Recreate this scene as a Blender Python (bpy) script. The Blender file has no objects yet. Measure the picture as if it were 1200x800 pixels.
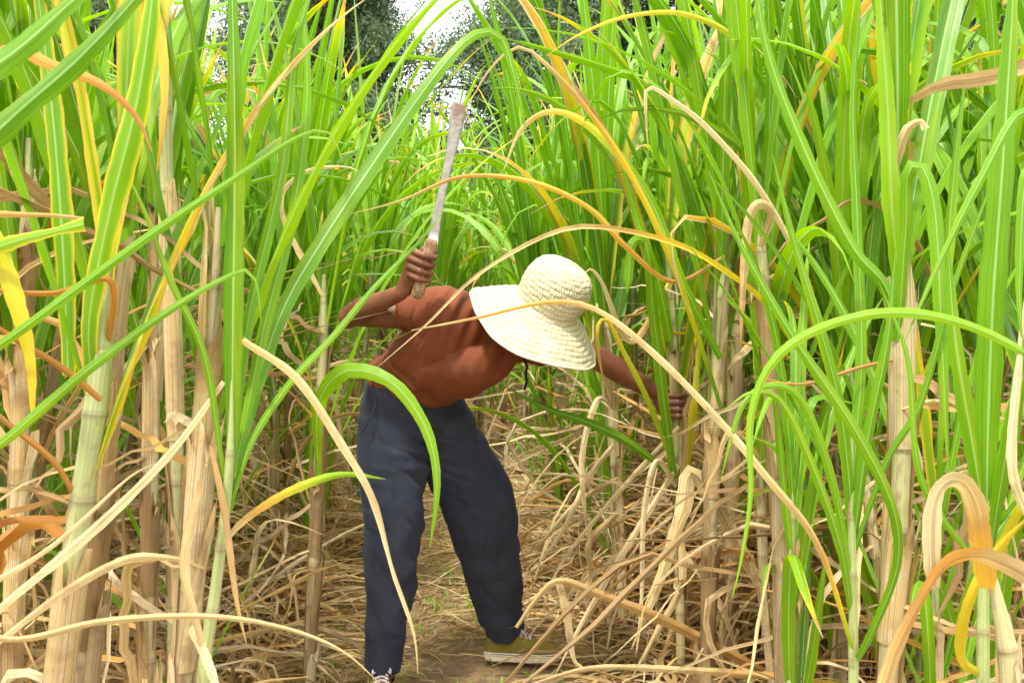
import bpy, bmesh, math, random
import numpy as np
from mathutils import Vector, noise as mnoise

rng = np.random.default_rng(11)
R = math.radians
F = 1167.0            # focal length in pixels of the 1200 px wide photograph
CAMH = 1.2
HOR = 360.0
scene = bpy.context.scene
COL = scene.collection

def W(px, py, D):
    return np.array([(px-600.0)/F*D, D, CAMH-(py-HOR)/F*D])

# ------------------------------------------------------------------ materials
MATS = {}
class NT:
    def __init__(s, name):
        m = bpy.data.materials.new(name); m.use_nodes = True
        s.m = m; s.t = m.node_tree; s.t.nodes.clear(); MATS[name] = m
        s.out = s.t.nodes.new('ShaderNodeOutputMaterial')
    def n(s, typ, **kw):
        nd = s.t.nodes.new(typ)
        for k, v in kw.items():
            if k.startswith('i_'):
                key = k[2:]
                key = int(key) if key.isdigit() else key.replace('_', ' ')
                s.put(nd.inputs[key], v)
            else: setattr(nd, k, v)
        return nd
    def put(s, sock, v):
        if isinstance(v, bpy.types.NodeSocket): s.t.links.new(v, sock)
        elif isinstance(v, (tuple, list)) and len(v) == 3 and sock.type == 'RGBA': sock.default_value = (*v, 1)
        else: sock.default_value = v
    def math(s, op, a, b=None, c=None, clamp=False):
        nd = s.t.nodes.new('ShaderNodeMath'); nd.operation = op; nd.use_clamp = clamp
        s.put(nd.inputs[0], a)
        if b is not None: s.put(nd.inputs[1], b)
        if c is not None: s.put(nd.inputs[2], c)
        return nd.outputs[0]
    def mix(s, f, a, b, typ='MIX'):
        nd = s.t.nodes.new('ShaderNodeMix'); nd.data_type = 'RGBA'; nd.blend_type = typ
        s.put(nd.inputs[0], f); s.put(nd.inputs[6], a); s.put(nd.inputs[7], b)
        return nd.outputs[2]
    def ramp(s, f, stops, interp='LINEAR'):
        nd = s.t.nodes.new('ShaderNodeValToRGB'); cr = nd.color_ramp; cr.interpolation = interp
        while len(cr.elements) < len(stops): cr.elements.new(0.5)
        for e, (p, c) in zip(cr.elements, stops):
            e.position = p; e.color = (*c, 1) if len(c) == 3 else c
        s.put(nd.inputs[0], f)
        return nd.outputs[0]
    def noise(s, vec, scale, detail=3, rough=.55, dist=0):
        nd = s.t.nodes.new('ShaderNodeTexNoise')
        if vec is not None: s.put(nd.inputs['Vector'], vec)
        nd.inputs['Scale'].default_value = scale; nd.inputs['Detail'].default_value = detail
        nd.inputs['Roughness'].default_value = rough; nd.inputs['Distortion'].default_value = dist
        return nd.outputs['Fac']
    def smooth(s, x, a, b):
        nd = s.t.nodes.new('ShaderNodeMapRange'); nd.interpolation_type = 'SMOOTHSTEP'
        s.put(nd.inputs[0], x); nd.inputs[1].default_value = a; nd.inputs[2].default_value = b
        return nd.outputs[0]
    def scalev(s, vec, sx, sy, sz):
        nd = s.t.nodes.new('ShaderNodeMapping'); s.put(nd.inputs[0], vec)
        nd.inputs['Scale'].default_value = (sx, sy, sz); return nd.outputs[0]
    def bump(s, h, strength=.3, dist=.002):
        nd = s.t.nodes.new('ShaderNodeBump'); s.put(nd.inputs['Height'], h)
        nd.inputs['Strength'].default_value = strength; nd.inputs['Distance'].default_value = dist
        return nd.outputs[0]
    def finish(s, col, rough=.6, spec=.4, normal=None, trans=0, tcol=None, metal=0, sheen=0):
        p = s.t.nodes.new('ShaderNodeBsdfPrincipled')
        s.put(p.inputs['Base Color'], col); s.put(p.inputs['Roughness'], rough)
        p.inputs['Specular IOR Level'].default_value = spec
        s.put(p.inputs['Metallic'], metal)
        if sheen: p.inputs['Sheen Weight'].default_value = sheen; p.inputs['Sheen Roughness'].default_value = .5
        if normal is not None: s.put(p.inputs['Normal'], normal)
        sh = p.outputs[0]
        if trans:
            t = s.t.nodes.new('ShaderNodeBsdfTranslucent'); s.put(t.inputs[0], tcol if tcol is not None else col)
            mx = s.t.nodes.new('ShaderNodeMixShader'); mx.inputs[0].default_value = trans
            s.t.links.new(sh, mx.inputs[1]); s.t.links.new(t.outputs[0], mx.inputs[2]); sh = mx.outputs[0]
        s.t.links.new(sh, s.out.inputs[0]); return s.m

def mat_leaf():
    m = NT('cane_leaf')
    at = m.n('ShaderNodeAttribute', attribute_name='lc')
    sep = m.n('ShaderNodeSeparateColor'); m.put(sep.inputs[0], at.outputs['Color'])
    rnd, dry, edge = sep.outputs[0], sep.outputs[1], sep.outputs[2]
    uv = m.n('ShaderNodeUVMap').outputs[0]
    su = m.n('ShaderNodeSeparateXYZ'); m.put(su.inputs[0], uv)
    geo = m.n('ShaderNodeNewGeometry').outputs['Position']
    c = m.math('ABSOLUTE', m.math('SUBTRACT', su.outputs[0], .5))
    c2 = m.math('MULTIPLY', c, 2.0)
    vein = m.noise(m.scalev(uv, 34, 1.2, 1), 1.0, 2, .6)
    vein2 = m.noise(m.scalev(uv, 9, 3.0, 1), 1.0, 3, .6)
    spot = m.noise(m.scalev(uv, 5, 38, 1), 1.0, 4, .7)
    patch = m.noise(geo, 5.0, 2, .5)
    g = m.ramp(m.math('ADD', m.math('MULTIPLY', rnd, .8), m.math('MULTIPLY', patch, .2)),
        [(0.05, (.050, .170, .006)), (.35, (.115, .30, .006)), (.65, (.19, .41, .005)), (.9, (.31, .53, .015))])
    g = m.mix(m.math('MULTIPLY', m.smooth(vein, .40, .62), .5), g, (.25, .47, .015))
    g = m.mix(m.math('MULTIPLY', m.smooth(m.noise(m.scalev(uv, 70, .8, 1), 1.0, 2, .6), .5, .62), .40), g, (.045, .15, .006))
    long_ = m.noise(m.scalev(uv, 1.5, 2.2, 1), 1.0, 3, .6)
    g = m.mix(m.math('MULTIPLY', m.smooth(long_, .48, .72), .45), g, (.40, .50, .015))
    g = m.mix(m.math('MULTIPLY', m.smooth(spot, .64, .70), .35), g, (.30, .22, .05))
    g = m.mix(m.math('MULTIPLY', m.smooth(vein2, .5, .8), .3), g, (.07, .20, .006))
    rib = m.math('SUBTRACT', 1.0, m.smooth(c2, .05, .13))
    g = m.mix(m.math('MULTIPLY', rib, .7), g, (.40, .60, .22))
    d = m.math('ADD', dry, m.math('MULTIPLY', m.math('POWER', c2, 2.5), edge))
    d = m.math('ADD', d, m.math('MULTIPLY', m.math('SUBTRACT', vein2, .5), .22))
    d = m.math('ADD', d, m.math('MULTIPLY', m.smooth(c2, .80, 1.0), m.math('MULTIPLY', m.smooth(m.noise(m.scalev(uv, 1.2, 14, 1), 1.0, 4, .7), .50, .70), .55)))
    r_lo = m.ramp(d, [(0.0, (0, 0, 0)), (.34, (.26, .46, .015)), (.46, (.60, .50, .018)), (.56, (.66, .36, .02)), (.66, (.46, .19, .03)), (.76, (.48, .335, .12)), (1.0, (.31, .205, .085))])
    r_hi = m.ramp(d, [(0.0, (0, 0, 0)), (.34, (.34, .52, .02)), (.46, (.68, .58, .03)), (.56, (.74, .50, .06)), (.66, (.62, .36, .09)), (.78, (.76, .585, .26)), (1.0, (.86, .735, .44))])
    dc = m.mix(m.smooth(rnd, .15, .85), r_lo, r_hi)
    isdry = m.smooth(d, .55, .8)
    streak = m.noise(m.scalev(uv, 15, 1.1, 1), 1.0, 4, .7)
    dc = m.mix(m.math('MULTIPLY', m.smooth(vein, .45, .75), .30), dc, (.42, .29, .14))
    dc = m.mix(m.math('MULTIPLY', m.smooth(streak, .50, .60), m.math('MULTIPLY', isdry, .62)), dc, (.17, .105, .055))
    sp = m.math('MULTIPLY', m.smooth(spot, .60, .72), m.math('MULTIPLY', isdry, .55))
    big = m.noise(geo, 9.0, 4, .65)
    dc = m.mix(m.math('MULTIPLY', m.smooth(big, .50, .68), m.math('MULTIPLY', isdry, .5)), dc, (.27, .165, .07))
    dc = m.mix(m.math('MULTIPLY', rib, m.math('MULTIPLY', isdry, .5)), dc, (.30, .18, .08))
    dc = m.mix(sp, dc, (.16, .075, .03))
    col = m.mix(m.smooth(d, .16, .36), g, dc)
    bmp = m.bump(m.math('ADD', vein, m.math('MULTIPLY', rib, .6)), .45, .0015)
    hs = m.n('ShaderNodeHueSaturation'); m.put(hs.inputs['Color'], col)
    hs.inputs['Saturation'].default_value = 1.06; hs.inputs['Value'].default_value = 1.1
    return m.finish(col, m.math('ADD', .34, m.math('MULTIPLY', isdry, .35)), .38, bmp, .42, hs.outputs[0])

def mat_stalk():
    m = NT('cane_stalk')
    at = m.n('ShaderNodeAttribute', attribute_name='lc')
    sep = m.n('ShaderNodeSeparateColor'); m.put(sep.inputs[0], at.outputs['Color'])
    rnd, dry, node = sep.outputs[0], sep.outputs[1], sep.outputs[2]
    uv = m.n('ShaderNodeUVMap').outputs[0]
    st = m.noise(m.scalev(uv, 22, 2.0, 1), 1.0, 3, .6)
    bl = m.noise(m.scalev(uv, 3, 9, 1), 1.0, 4, .65)
    sk = m.noise(m.scalev(uv, 10, 60, 1), 1.0, 2, .6)
    g = m.ramp(dry, [(0, (.19, .30, .06)), (.3, (.27, .33, .11)), (.55, (.34, .31, .14)), (.8, (.33, .24, .12)), (1, (.22, .15, .085))])
    g = m.mix(m.math('MULTIPLY', m.smooth(st, .4, .7), .6), g, (.52, .48, .28))
    g = m.mix(m.math('MULTIPLY', m.smooth(bl, .52, .66), .7), g, (.20, .12, .075))
    g = m.mix(m.math('MULTIPLY', m.smooth(sk, .66, .74), .6), g, (.10, .06, .04))
    g = m.mix(m.math('MULTIPLY', node, .8), g, (.18, .12, .07))
    return m.finish(g, .5, .4, m.bump(st, .3, .002))

def mat_treeleaf():
    m = NT('tree_leaf')
    at = m.n('ShaderNodeAttribute', attribute_name='lc')
    sep = m.n('ShaderNodeSeparateColor'); m.put(sep.inputs[0], at.outputs['Color'])
    g = m.ramp(sep.outputs[0], [(0, (.07, .12, .055)), (.5, (.13, .20, .09)), (1, (.22, .30, .14))])
    return m.finish(g, .5, .4, None, .3, g)

def mat_bark():
    m = NT('bark')
    co = m.n('ShaderNodeTexCoord').outputs['Object']
    n1 = m.noise(m.scalev(co, 6, 6, 1.2), 2.0, 5, .6)
    return m.finish(m.ramp(n1, [(.3, (.10, .075, .055)), (.7, (.26, .21, .16))]), .85, .2, m.bump(n1, .8, .03))

def mat_soil():
    m = NT('soil')
    co = m.n('ShaderNodeTexCoord').outputs['Object']
    n1 = m.noise(co, 2.2, 5, .6); n2 = m.noise(co, 26, 5, .65); n3 = m.noise(co, 130, 3, .7)
    c = m.ramp(n2, [(.28, (.10, .062, .030)), (.5, (.23, .148, .075)), (.72, (.38, .265, .14))])
    c = m.mix(m.math('MULTIPLY', m.smooth(n1, .4, .65), .5), c, (.34, .235, .125))
    c = m.mix(m.math('MULTIPLY', m.smooth(n3, .5, .7), .6), c, (.46, .33, .19))
    h = m.math('ADD', m.math('MULTIPLY', n2, 1.0), m.math('MULTIPLY', n3, .4))
    return m.finish(c, .95, .15, m.bump(h, .9, .02))

def mat_skin():
    m = NT('skin')
    co = m.n('ShaderNodeTexCoord').outputs['Object']
    n1 = m.noise(co, 14, 4, .6); n2 = m.noise(co, 420, 2, .6)
    c = m.ramp(n1, [(.3, (.11, .040, .021)), (.7, (.21, .078, .042))])
    p = m.finish(c, .42, .45, m.bump(n2, .18, .0006))
    b = [x for x in m.t.nodes if x.type == 'BSDF_PRINCIPLED'][0]
    b.inputs['Subsurface Weight'].default_value = .08; b.inputs['Subsurface Radius'].default_value = (.01, .004, .002)
    b.inputs['Subsurface Scale'].default_value = .4
    return p

def mat_cloth(name, c1, c2, scale, strength, rough=.85, sheen=.25):
    m = NT(name)
    co = m.n('ShaderNodeTexCoord').outputs['Object']
    n1 = m.noise(co, 7, 5, .65); n2 = m.noise(m.scalev(co, 1, 1, .35), scale, 3, .7)
    n3 = m.noise(m.scalev(co, 1, 1, .5), 24, 4, .6, 1.6)
    c = m.ramp(n1, [(.3, c1), (.72, c2)])
    c = m.mix(m.math('MULTIPLY', m.smooth(n2, .5, .75), .25), c, c2)
    h = m.math('ADD', m.math('MULTIPLY', n3, 3.2), m.math('MULTIPLY', n2, .35))
    return m.finish(c, rough, .2, m.bump(h, strength, .003), 0, None, 0, sheen)

def mat_straw():
    m = NT('woven_straw')
    at = m.n('ShaderNodeAttribute', attribute_name='lc')
    sep = m.n('ShaderNodeSeparateColor'); m.put(sep.inputs[0], at.outputs['Color'])
    co = m.n('ShaderNodeTexCoord').outputs['Object']
    n1 = m.noise(co, 160, 3, .7); n2 = m.noise(co, 12, 3, .6)
    c = m.mix(m.smooth(sep.outputs[0], .0, 1.0), (.36, .30, .12), (.80, .76, .56))
    n4 = m.noise(co, 45, 4, .75)
    c = m.mix(m.math('MULTIPLY', m.smooth(n4, .52, .66), .5), c, (.60, .54, .28))
    c = m.mix(m.math('MULTIPLY', m.smooth(n1, .52, .7), .45), c, (.52, .45, .20))
    c = m.mix(m.math('MULTIPLY', m.smooth(n2, .5, .7), .25), c, (.92, .90, .76))
    return m.finish(c, .6, .35, m.bump(n1, .4, .001), .12)

def simple(name, c, rough=.6, spec=.4, metal=0, nscale=60, var=.25, bump=.2):
    m = NT(name)
    co = m.n('ShaderNodeTexCoord').outputs['Object']
    n1 = m.noise(co, nscale, 4, .6)
    cc = m.mix(m.smooth(n1, .35, .7), tuple(x*(1-var) for x in c), tuple(min(1, x*(1+var)) for x in c))
    return m.finish(cc, rough, spec, m.bump(n1, bump, .001), 0, None, metal)

def mat_blade():
    m = NT('blade_steel')
    at = m.n('ShaderNodeAttribute', attribute_name='lc')
    sep = m.n('ShaderNodeSeparateColor'); m.put(sep.inputs[0], at.outputs['Color'])
    co = m.n('ShaderNodeTexCoord').outputs['Object']
    n1 = m.noise(co, 55, 4, .7); n2 = m.noise(co, 60, 3, .6)
    rust = m.math('ADD', m.math('MULTIPLY', sep.outputs[0], 1.0), m.math('MULTIPLY', m.math('SUBTRACT', n1, .5), .9))
    rust = m.smooth(rust, .4, .75)
    c = m.mix(m.smooth(n2, .4, .7), (.42, .42, .42), (.58, .57, .57))
    c = m.mix(rust, c, (.25, .18, .15))
    return m.finish(c, m.math('ADD', .42, m.math('MULTIPLY', rust, .3)), .4, m.bump(n1, .3, .0006), 0, None, m.math('SUBTRACT', .55, m.math('MULTIPLY', rust, .5)))

def mat_wood():
    m = NT('handle_wood')
    co = m.n('ShaderNodeTexCoord').outputs['Object']
    n1 = m.noise(m.scalev(co, 1, 1, .15), 160, 4, .6); n2 = m.noise(co, 35, 3, .6)
    c = m.ramp(n1, [(.3, (.20, .11, .055)), (.55, (.42, .26, .14)), (.75, (.60, .43, .27))])
    c = m.mix(m.math('MULTIPLY', m.smooth(n2, .52, .62), .6), c, (.14, .075, .04))
    return m.finish(c, .6, .3, m.bump(n1, .5, .001))

LEAF = mat_leaf(); STALK = mat_stalk(); TLEAF = mat_treeleaf(); BARK = mat_bark(); SOIL = mat_soil()
SKIN = mat_skin()
SHIRT = mat_cloth('rust_cotton', (.155, .044, .018), (.22, .066, .028), 700, .3, .85, .03)
PANTS = mat_cloth('navy_cotton', (.020, .024, .040), (.040, .045, .066), 900, .35, .85, .04)
STRAW = mat_straw(); BLADE = mat_blade(); WOOD = mat_wood()
CANVAS = simple('olive_canvas', (.21, .165, .03), .85, .2, 0, 500, .25, .4)
SOLE = simple('sole_rubber', (.78, .72, .60), .6, .4, 0, 60, .15, .1)
DARKRUB = simple('dark_stripe', (.02, .022, .025), .5, .4)
LACE = simple('lace_cotton', (.62, .52, .55), .8, .2, 0, 160, .5)
CORD = simple('black_cord', (.012, .011, .011), .8, .2)
HAIR = simple('black_hair', (.010, .008, .007), .7, .3, 0, 300, .4, .8)
EYE = simple('eye_white', (.7, .66, .6), .3, .5)
NAIL = simple('finger_nail', (.34, .19, .14), .35, .5, 0, 60, .1)

# ------------------------------------------------------------------ mesh building
class MB:
    """collects vertices, faces, UVs and an 'lc' colour; build() links them as ONE mesh object"""
    def __init__(s): s.v = []; s.f = []; s.uv = []; s.c = []; s.n = 0
    def add(s, v, f, uv=None, c=None):
        v = np.asarray(v, float); k = len(v)
        s.v.append(v); s.f.append(np.asarray(f, int)+s.n)
        s.uv.append(np.zeros((k, 2)) if uv is None else np.asarray(uv, float))
        if c is None: c = (0, 0, 0)
        c = np.asarray(c, float)
        s.c.append(np.tile(c, (k, 1)) if c.ndim == 1 else c)
        s.n += k
    def build(s, name, mat, parent=None, org=(0, 0, 0), smooth=True):
        v = np.concatenate(s.v)-np.asarray(org, float); uv = np.concatenate(s.uv); c = np.concatenate(s.c)
        me = bpy.data.meshes.new(name)
        nf = sum(len(f) for f in s.f)
        me.vertices.add(len(v)); me.vertices.foreach_set('co', v.astype(np.float32).ravel())
        loops = np.concatenate([f.ravel() for f in s.f])
        sizes = np.concatenate([np.full(len(f), f.shape[1]) for f in s.f])
        starts = np.concatenate([[0], np.cumsum(sizes)[:-1]])
        me.loops.add(len(loops)); me.loops.foreach_set('vertex_index', loops.astype(np.int32))
        me.polygons.add(nf); me.polygons.foreach_set('loop_start', starts.astype(np.int32))
        me.update(calc_edges=True)
        ul = me.uv_layers.new(name='UVMap'); ul.data.foreach_set('uv', uv[loops].astype(np.float32).ravel())
        ca = me.color_attributes.new('lc', 'FLOAT_COLOR', 'POINT')
        ca.data.foreach_set('color', np.concatenate([c, np.ones((len(c), 1))], 1).astype(np.float32).ravel())
        if smooth: me.shade_smooth()
        me.materials.append(mat); me.validate()
        o = bpy.data.objects.new(name, me); COL.objects.link(o)
        if parent is not None: o.parent = parent
        else: o.location = tuple(float(x) for x in org)
        return o

def empty(name, loc, rz=0, sc=1):
    o = bpy.data.objects.new(name, None); COL.objects.link(o)
    o.empty_display_size = .1
    o.location = tuple(float(x) for x in loc); o.rotation_euler = (0, 0, rz); o.scale = (sc, sc, sc); return o

def tag(o, label=None, cat=None, group=None, kind=None):
    if label: o['label'] = label
    if cat: o['category'] = cat
    if group: o['group'] = group
    if kind: o['kind'] = kind
    return o

def nrm(a):
    a = np.asarray(a, float); return a/np.maximum(np.linalg.norm(a, axis=-1, keepdims=True), 1e-9)

def spline(pts, n):
    """Catmull-Rom through pts, resampled evenly to n points"""
    P = np.asarray(pts, float)
    if len(P) == 2: return P[0]+(P[1]-P[0])*np.linspace(0, 1, n)[:, None]
    Q = np.vstack([2*P[0]-P[1], P, 2*P[-1]-P[-2]])
    out = []
    for i in range(len(P)-1):
        p0, p1, p2, p3 = Q[i:i+4]
        t = np.linspace(0, 1, 14, endpoint=False)[:, None]
        out.append(.5*((2*p1)+(-p0+p2)*t+(2*p0-5*p1+4*p2-p3)*t*t+(-p0+3*p1-3*p2+p3)*t**3))
    out = np.vstack(out+[P[-1:]])
    s = np.concatenate([[0], np.cumsum(np.linalg.norm(np.diff(out, axis=0), axis=1))])
    ss = np.linspace(0, s[-1], n)
    return np.stack([np.interp(ss, s, out[:, k]) for k in range(out.shape[1])], 1)

def strip(mb, path, width, side0, keel=.25, K=3, rnd=.5, dry=0., edge=0., twist=0., wave=0., seed=0, refdir=None):
    """one cane leaf: a keeled blade along path. dry: number or array per point"""
    P = np.asarray(path, float); n = len(P)
    T = nrm(np.gradient(P, axis=0))
    if refdir is None:
        S = np.zeros_like(P); s = nrm(np.asarray(side0, float))
        for i in range(n):
            s = s-np.dot(s, T[i])*T[i]; s = s/max(np.linalg.norm(s), 1e-6); S[i] = s
    else:
        S = nrm(np.cross(T, refdir))
        for i in range(1, n):
            if np.dot(S[i], S[i-1]) < 0: S[i] = -S[i]
    N = np.cross(S, T)
    tt = np.linspace(0, 1, n)
    if np.ndim(twist) == 0: tw = tt*twist
    else: tw = np.interp(tt, np.linspace(0, 1, len(twist)), twist)
    c, s_ = np.cos(tw)[:, None], np.sin(tw)[:, None]
    S, N = S*c+N*s_, N*c-S*s_
    w = np.broadcast_to(width, (n,)).copy(); w *= 1+.05*np.sin(np.arange(n)*2.1+seed)+.04*np.sin(np.arange(n)*.9+seed*3)
    L = np.concatenate([[0], np.cumsum(np.linalg.norm(np.diff(P, axis=0), axis=1))])
    us = np.linspace(-1, 1, K)
    V = []
    for j, u in enumerate(us):
        off = P+S*(u*w/2)[:, None]+N*((abs(u)**1.4)*w*keel)[:, None]
        if wave and abs(u) > .9:
            off = off+N*(wave*w*np.sin(L*(38+seed % 9)+u*1.7+seed)*np.minimum(1, 4*tt))[:, None]
        V.append(off)
    V = np.stack(V, 1).reshape(-1, 3)
    uv = np.stack(np.broadcast_arrays((us[None, :]+1)/2, L[:, None]+seed*1.37), -1).reshape(-1, 2)
    dr = np.broadcast_to(dry, (n,)); ed = np.broadcast_to(edge, (n,))
    cc = np.stack(np.broadcast_arrays(np.full((n, 1), rnd), dr[:, None], ed[:, None]), -1)
    cc = np.broadcast_to(cc, (n, K, 3)).reshape(-1, 3)
    # the two halves of the blade meet in a sharp fold at the midrib
    h = K//2
    for lo in (0, h):
        idx = (np.arange(n)[:, None]*K+lo+np.arange(h+1)[None, :]).ravel(); k = h+1
        i = np.arange(n-1)[:, None]*k+np.arange(h)[None, :]
        mb.add(V[idx], np.stack([i, i+1, i+k+1, i+k], -1).reshape(-1, 4), uv[idx], cc[idx])

def wprof(n, w, base=.55, tip=.04, pk=.3):
    t = np.linspace(0, 1, n)
    return w*np.interp(t, [0, pk, .62, .86, 1], [base, 1, .86, .48, tip])

def leafpath(p0, az, t0, L, bend, power=1.6, n=16, kink=None, kang=1.2, azd=0., wob=0.):
    """arching leaf: starts at p0, tilt t0 from the vertical, bends over with gravity"""
    s = np.linspace(0, 1, n); th = t0+bend*s**power
    if kink is not None: th = th+kang*(1/(1+np.exp(-(s-kink)*60)))
    a = az+azd*s+wob*np.sin(s*5+az*3)
    d = np.stack([np.sin(th)*np.cos(a), np.sin(th)*np.sin(a), np.cos(th)], 1)*(L/(n-1))
    P = np.asarray(p0)+np.vstack([np.zeros(3), np.cumsum((d[1:]+d[:-1])/2, axis=0)])
    side = np.array([-math.sin(az), math.cos(az), 0])
    return P, side

def tube(mb, path, r, K=10, lc=(.5, .5, 0), ell=1.0, cap=True, ref=(0.13, 1, 0.2), jit=0, vs=1.0):
    P = np.asarray(path, float); n = len(P)
    T = nrm(np.gradient(P, axis=0)); A = nrm(np.cross(T, np.asarray(ref, float))); B = np.cross(T, A)
    r = np.broadcast_to(r, (n,))
    an = np.linspace(0, 2*math.pi, K+1)
    V = P[:, None]+(A[:, None]*np.cos(an)[None, :, None]+B[:, None]*(ell*np.sin(an))[None, :, None])*r[:, None, None]
    L = np.concatenate([[0], np.cumsum(np.linalg.norm(np.diff(P, axis=0), axis=1))])*vs
    uv = np.stack(np.broadcast_arrays(an[None, :]/(2*math.pi), L[:, None]), -1).reshape(-1, 2)
    lc = np.asarray(lc, float)
    if lc.ndim == 2: lc = np.repeat(lc, K+1, axis=0)
    i = np.arange(n-1)[:, None]*(K+1)+np.arange(K)[None, :]
    f = np.stack([i, i+1, i+K+2, i+K+1], -1).reshape(-1, 4)
    mb.add(V.reshape(-1, 3), f, uv, lc)
    if cap:
        for e, rr in ((0, -1), (n-1, 1)):
            ring = V[e][:-1]; c0 = P[e]
            vv = np.vstack([ring, c0[None]]); k = len(ring); j = np.arange(k)
            ff = np.stack([j, (j+1) % k, np.full(k, k)], 1)
            if rr < 0: ff = ff[:, ::-1]
            col = lc if lc.ndim == 1 else lc[e*(K+1)]
            mb.add(vv, ff, None, col)

# ------------------------------------------------------------------ sugar cane
def stalk_mesh(mb, path, r, r_top, dry_lo, dry_hi, g, K=9, internode=.11):
    """jointed stalk: swollen ringed nodes, colour running from dry at the foot to green at the top"""
    P = spline(path, 8); L = np.linalg.norm(np.diff(P, axis=0), axis=1).sum()
    nn = max(3, int(L/internode)); pts, rr, lc = [], [], []
    rnd = g.random()
    for k in range(nn):
        for q, (fr, rf, nd) in enumerate(((0., 1.13, .75), (.05, 1.10, .45), (.10, .98, .05), (.5, .95, 0), (.93, 1.0, 0), (.975, 1.08, .25))):
            t = (k+fr)/nn; pts.append(t); base = r+(r_top-r)*t; rr.append(base*(1+(rf-1)*.6)*np.interp(t, [.84, 1], [1, .32]))
            lc.append((rnd, dry_lo+(dry_hi-dry_lo)*t, nd))
    pts = np.array(pts)
    path2 = np.stack([np.interp(pts, np.linspace(0, 1, 8), P[:, j]) for j in range(3)], 1)
    tube(mb, path2, np.array(rr), K, np.array(lc))
    return P

def sheath(mb, P0, P1, r, az, g, cover=1.5, dry=.85, flare=.02, n=7, K=7, rnd=None):
    """a dry leaf sheath clasping part of the stalk, torn loose at its upper edge"""
    ts = np.linspace(0, 1, n); P = P0+(P1-P0)*ts[:, None]
    T = nrm(P1-P0); A = nrm(np.cross(T, [math.sin(az), -math.cos(az), .01])); B = np.cross(T, A)
    an = np.linspace(-cover, cover, K)
    rnd = g.random() if rnd is None else rnd
    rad = r*(1.05+.08*ts)+flare*ts**4
    V = []
    for i in range(n):
        sh = 1-.35*ts[i]**2
        wob = 1+.05*np.sin(an*6+i)
        V.append(P[i]+(A*np.cos(an*sh)[:, None]+B*np.sin(an*sh)[:, None])*(rad[i]*wob)[:, None])
    V = np.array(V)
    V[-1] += T*(g.random((K, 1))-.6)*.10+A*(g.random((K, 1))-.3)*.012; V[-2] += T*(g.random((K, 1))-.5)*.02
    V = V.reshape(-1, 3)
    uv = np.stack(np.broadcast_arrays(np.linspace(2, 2+cover*1.1, K)[None, :], (ts*np.linalg.norm(P1-P0))[:, None]+rnd*7), -1).reshape(-1, 2)
    i = np.arange(n-1)[:, None]*K+np.arange(K-1)[None, :]
    f = np.stack([i, i+1, i+K+1, i+K], -1).reshape(-1, 4)
    mb.add(V, f, uv, (rnd, dry, 0.))

def green_leaves(emit, top, base_pt, g, n, Lr=(.9, 1.5), wr=(.028, .05), az0=0., K=3, seg=16, spread=.5, h=.45, upright=.5, shade=.5, yellow=.1, azj=.5):
    """emit(mb) is called with each leaf mesh"""
    for k in range(n):
        t = k/max(1, n-1)
        p = base_pt+(top-base_pt)*(.05+.95*t**.8)
        az = az0+(math.pi if k % 2 else 0)+g.normal()*azj
        L = g.uniform(*Lr)*(.75+.35*math.sin(math.pi*min(1, .25+.7*t)))
        t0 = g.uniform(.04, .16)+(1-t)*.30*spread*1.3
        if g.random() < upright: bend = g.uniform(.05, .65)*(1.35-t*.6)
        else: bend = g.uniform(.8, 2.4)*(1.2-.4*t)
        kink = None
        if g.random() < .10: kink = g.uniform(.45, .8)
        P, side = leafpath(p, az, t0, L, bend, g.uniform(1.5, 2.8), seg, kink, g.uniform(.8, 1.8), g.normal()*.25, .05)
        w = wprof(seg, g.uniform(*wr), .6, .03, .28)
        rnd = float(np.clip(shade+g.normal()*.24, 0, 1))
        d = np.zeros(seg); e = 0.
        q = g.random()
        s = np.linspace(0, 1, seg)
        if q < yellow: d = np.interp(s, [0, .4, 1], [.2, .34, .8]); e = .35
        elif q < yellow+.25: d = np.interp(s, [0, .6, .85, 1], [0, .05, .30, .85]); e = .12
        elif q < yellow+.4: e = .3
        m = MB(); strip(m, P, w, side, g.uniform(.12, .3), K, rnd, d, e, g.normal()*.5, .08, int(g.integers(99)))
        emit(m)

def dry_leaf_geo(mb, p, az, g, K=3, seg=13, L=None, wr=(.008, .024), floor=.012, straight=.72, pale=False):
    L = g.uniform(.45, 1.15) if L is None else L
    t0 = g.uniform(.35, 1.5); q = g.random()
    if q < straight: bend = g.uniform(.0, .7); t0 += .5
    else: bend = g.uniform(1.0, 2.4)
    kink = g.uniform(.12, .7) if g.random() < .5 else None
    P, side = leafpath(p, az, t0, L, bend, g.uniform(.7, 1.8), seg, kink, g.uniform(.5, 1.6), g.normal()*.7, .2)
    # gravity stops at the soil: run along it
    P = P+np.cumsum(g.normal(size=P.shape)*.006, axis=0)
    low = floor+.03*g.random(); P[:, 2] = np.where(P[:, 2] < low, low+.02*np.sin(P[:, 0]*20), P[:, 2])
    w = wprof(seg, g.uniform(*wr), .8, .1, .2)
    strip(mb, P, w, side, g.uniform(.2, .6), K, float(g.random()**(.45 if pale else 1)), np.clip(g.choice([g.uniform(.74, 1.0), g.uniform(.74, 1.0), g.uniform(.74, 1.0), g.uniform(.62, .70)])+np.linspace(0, .06, seg), 0, 1), 0, [0, g.normal()*1.2, g.normal()*1.8], .06, int(g.integers(99)))

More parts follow.
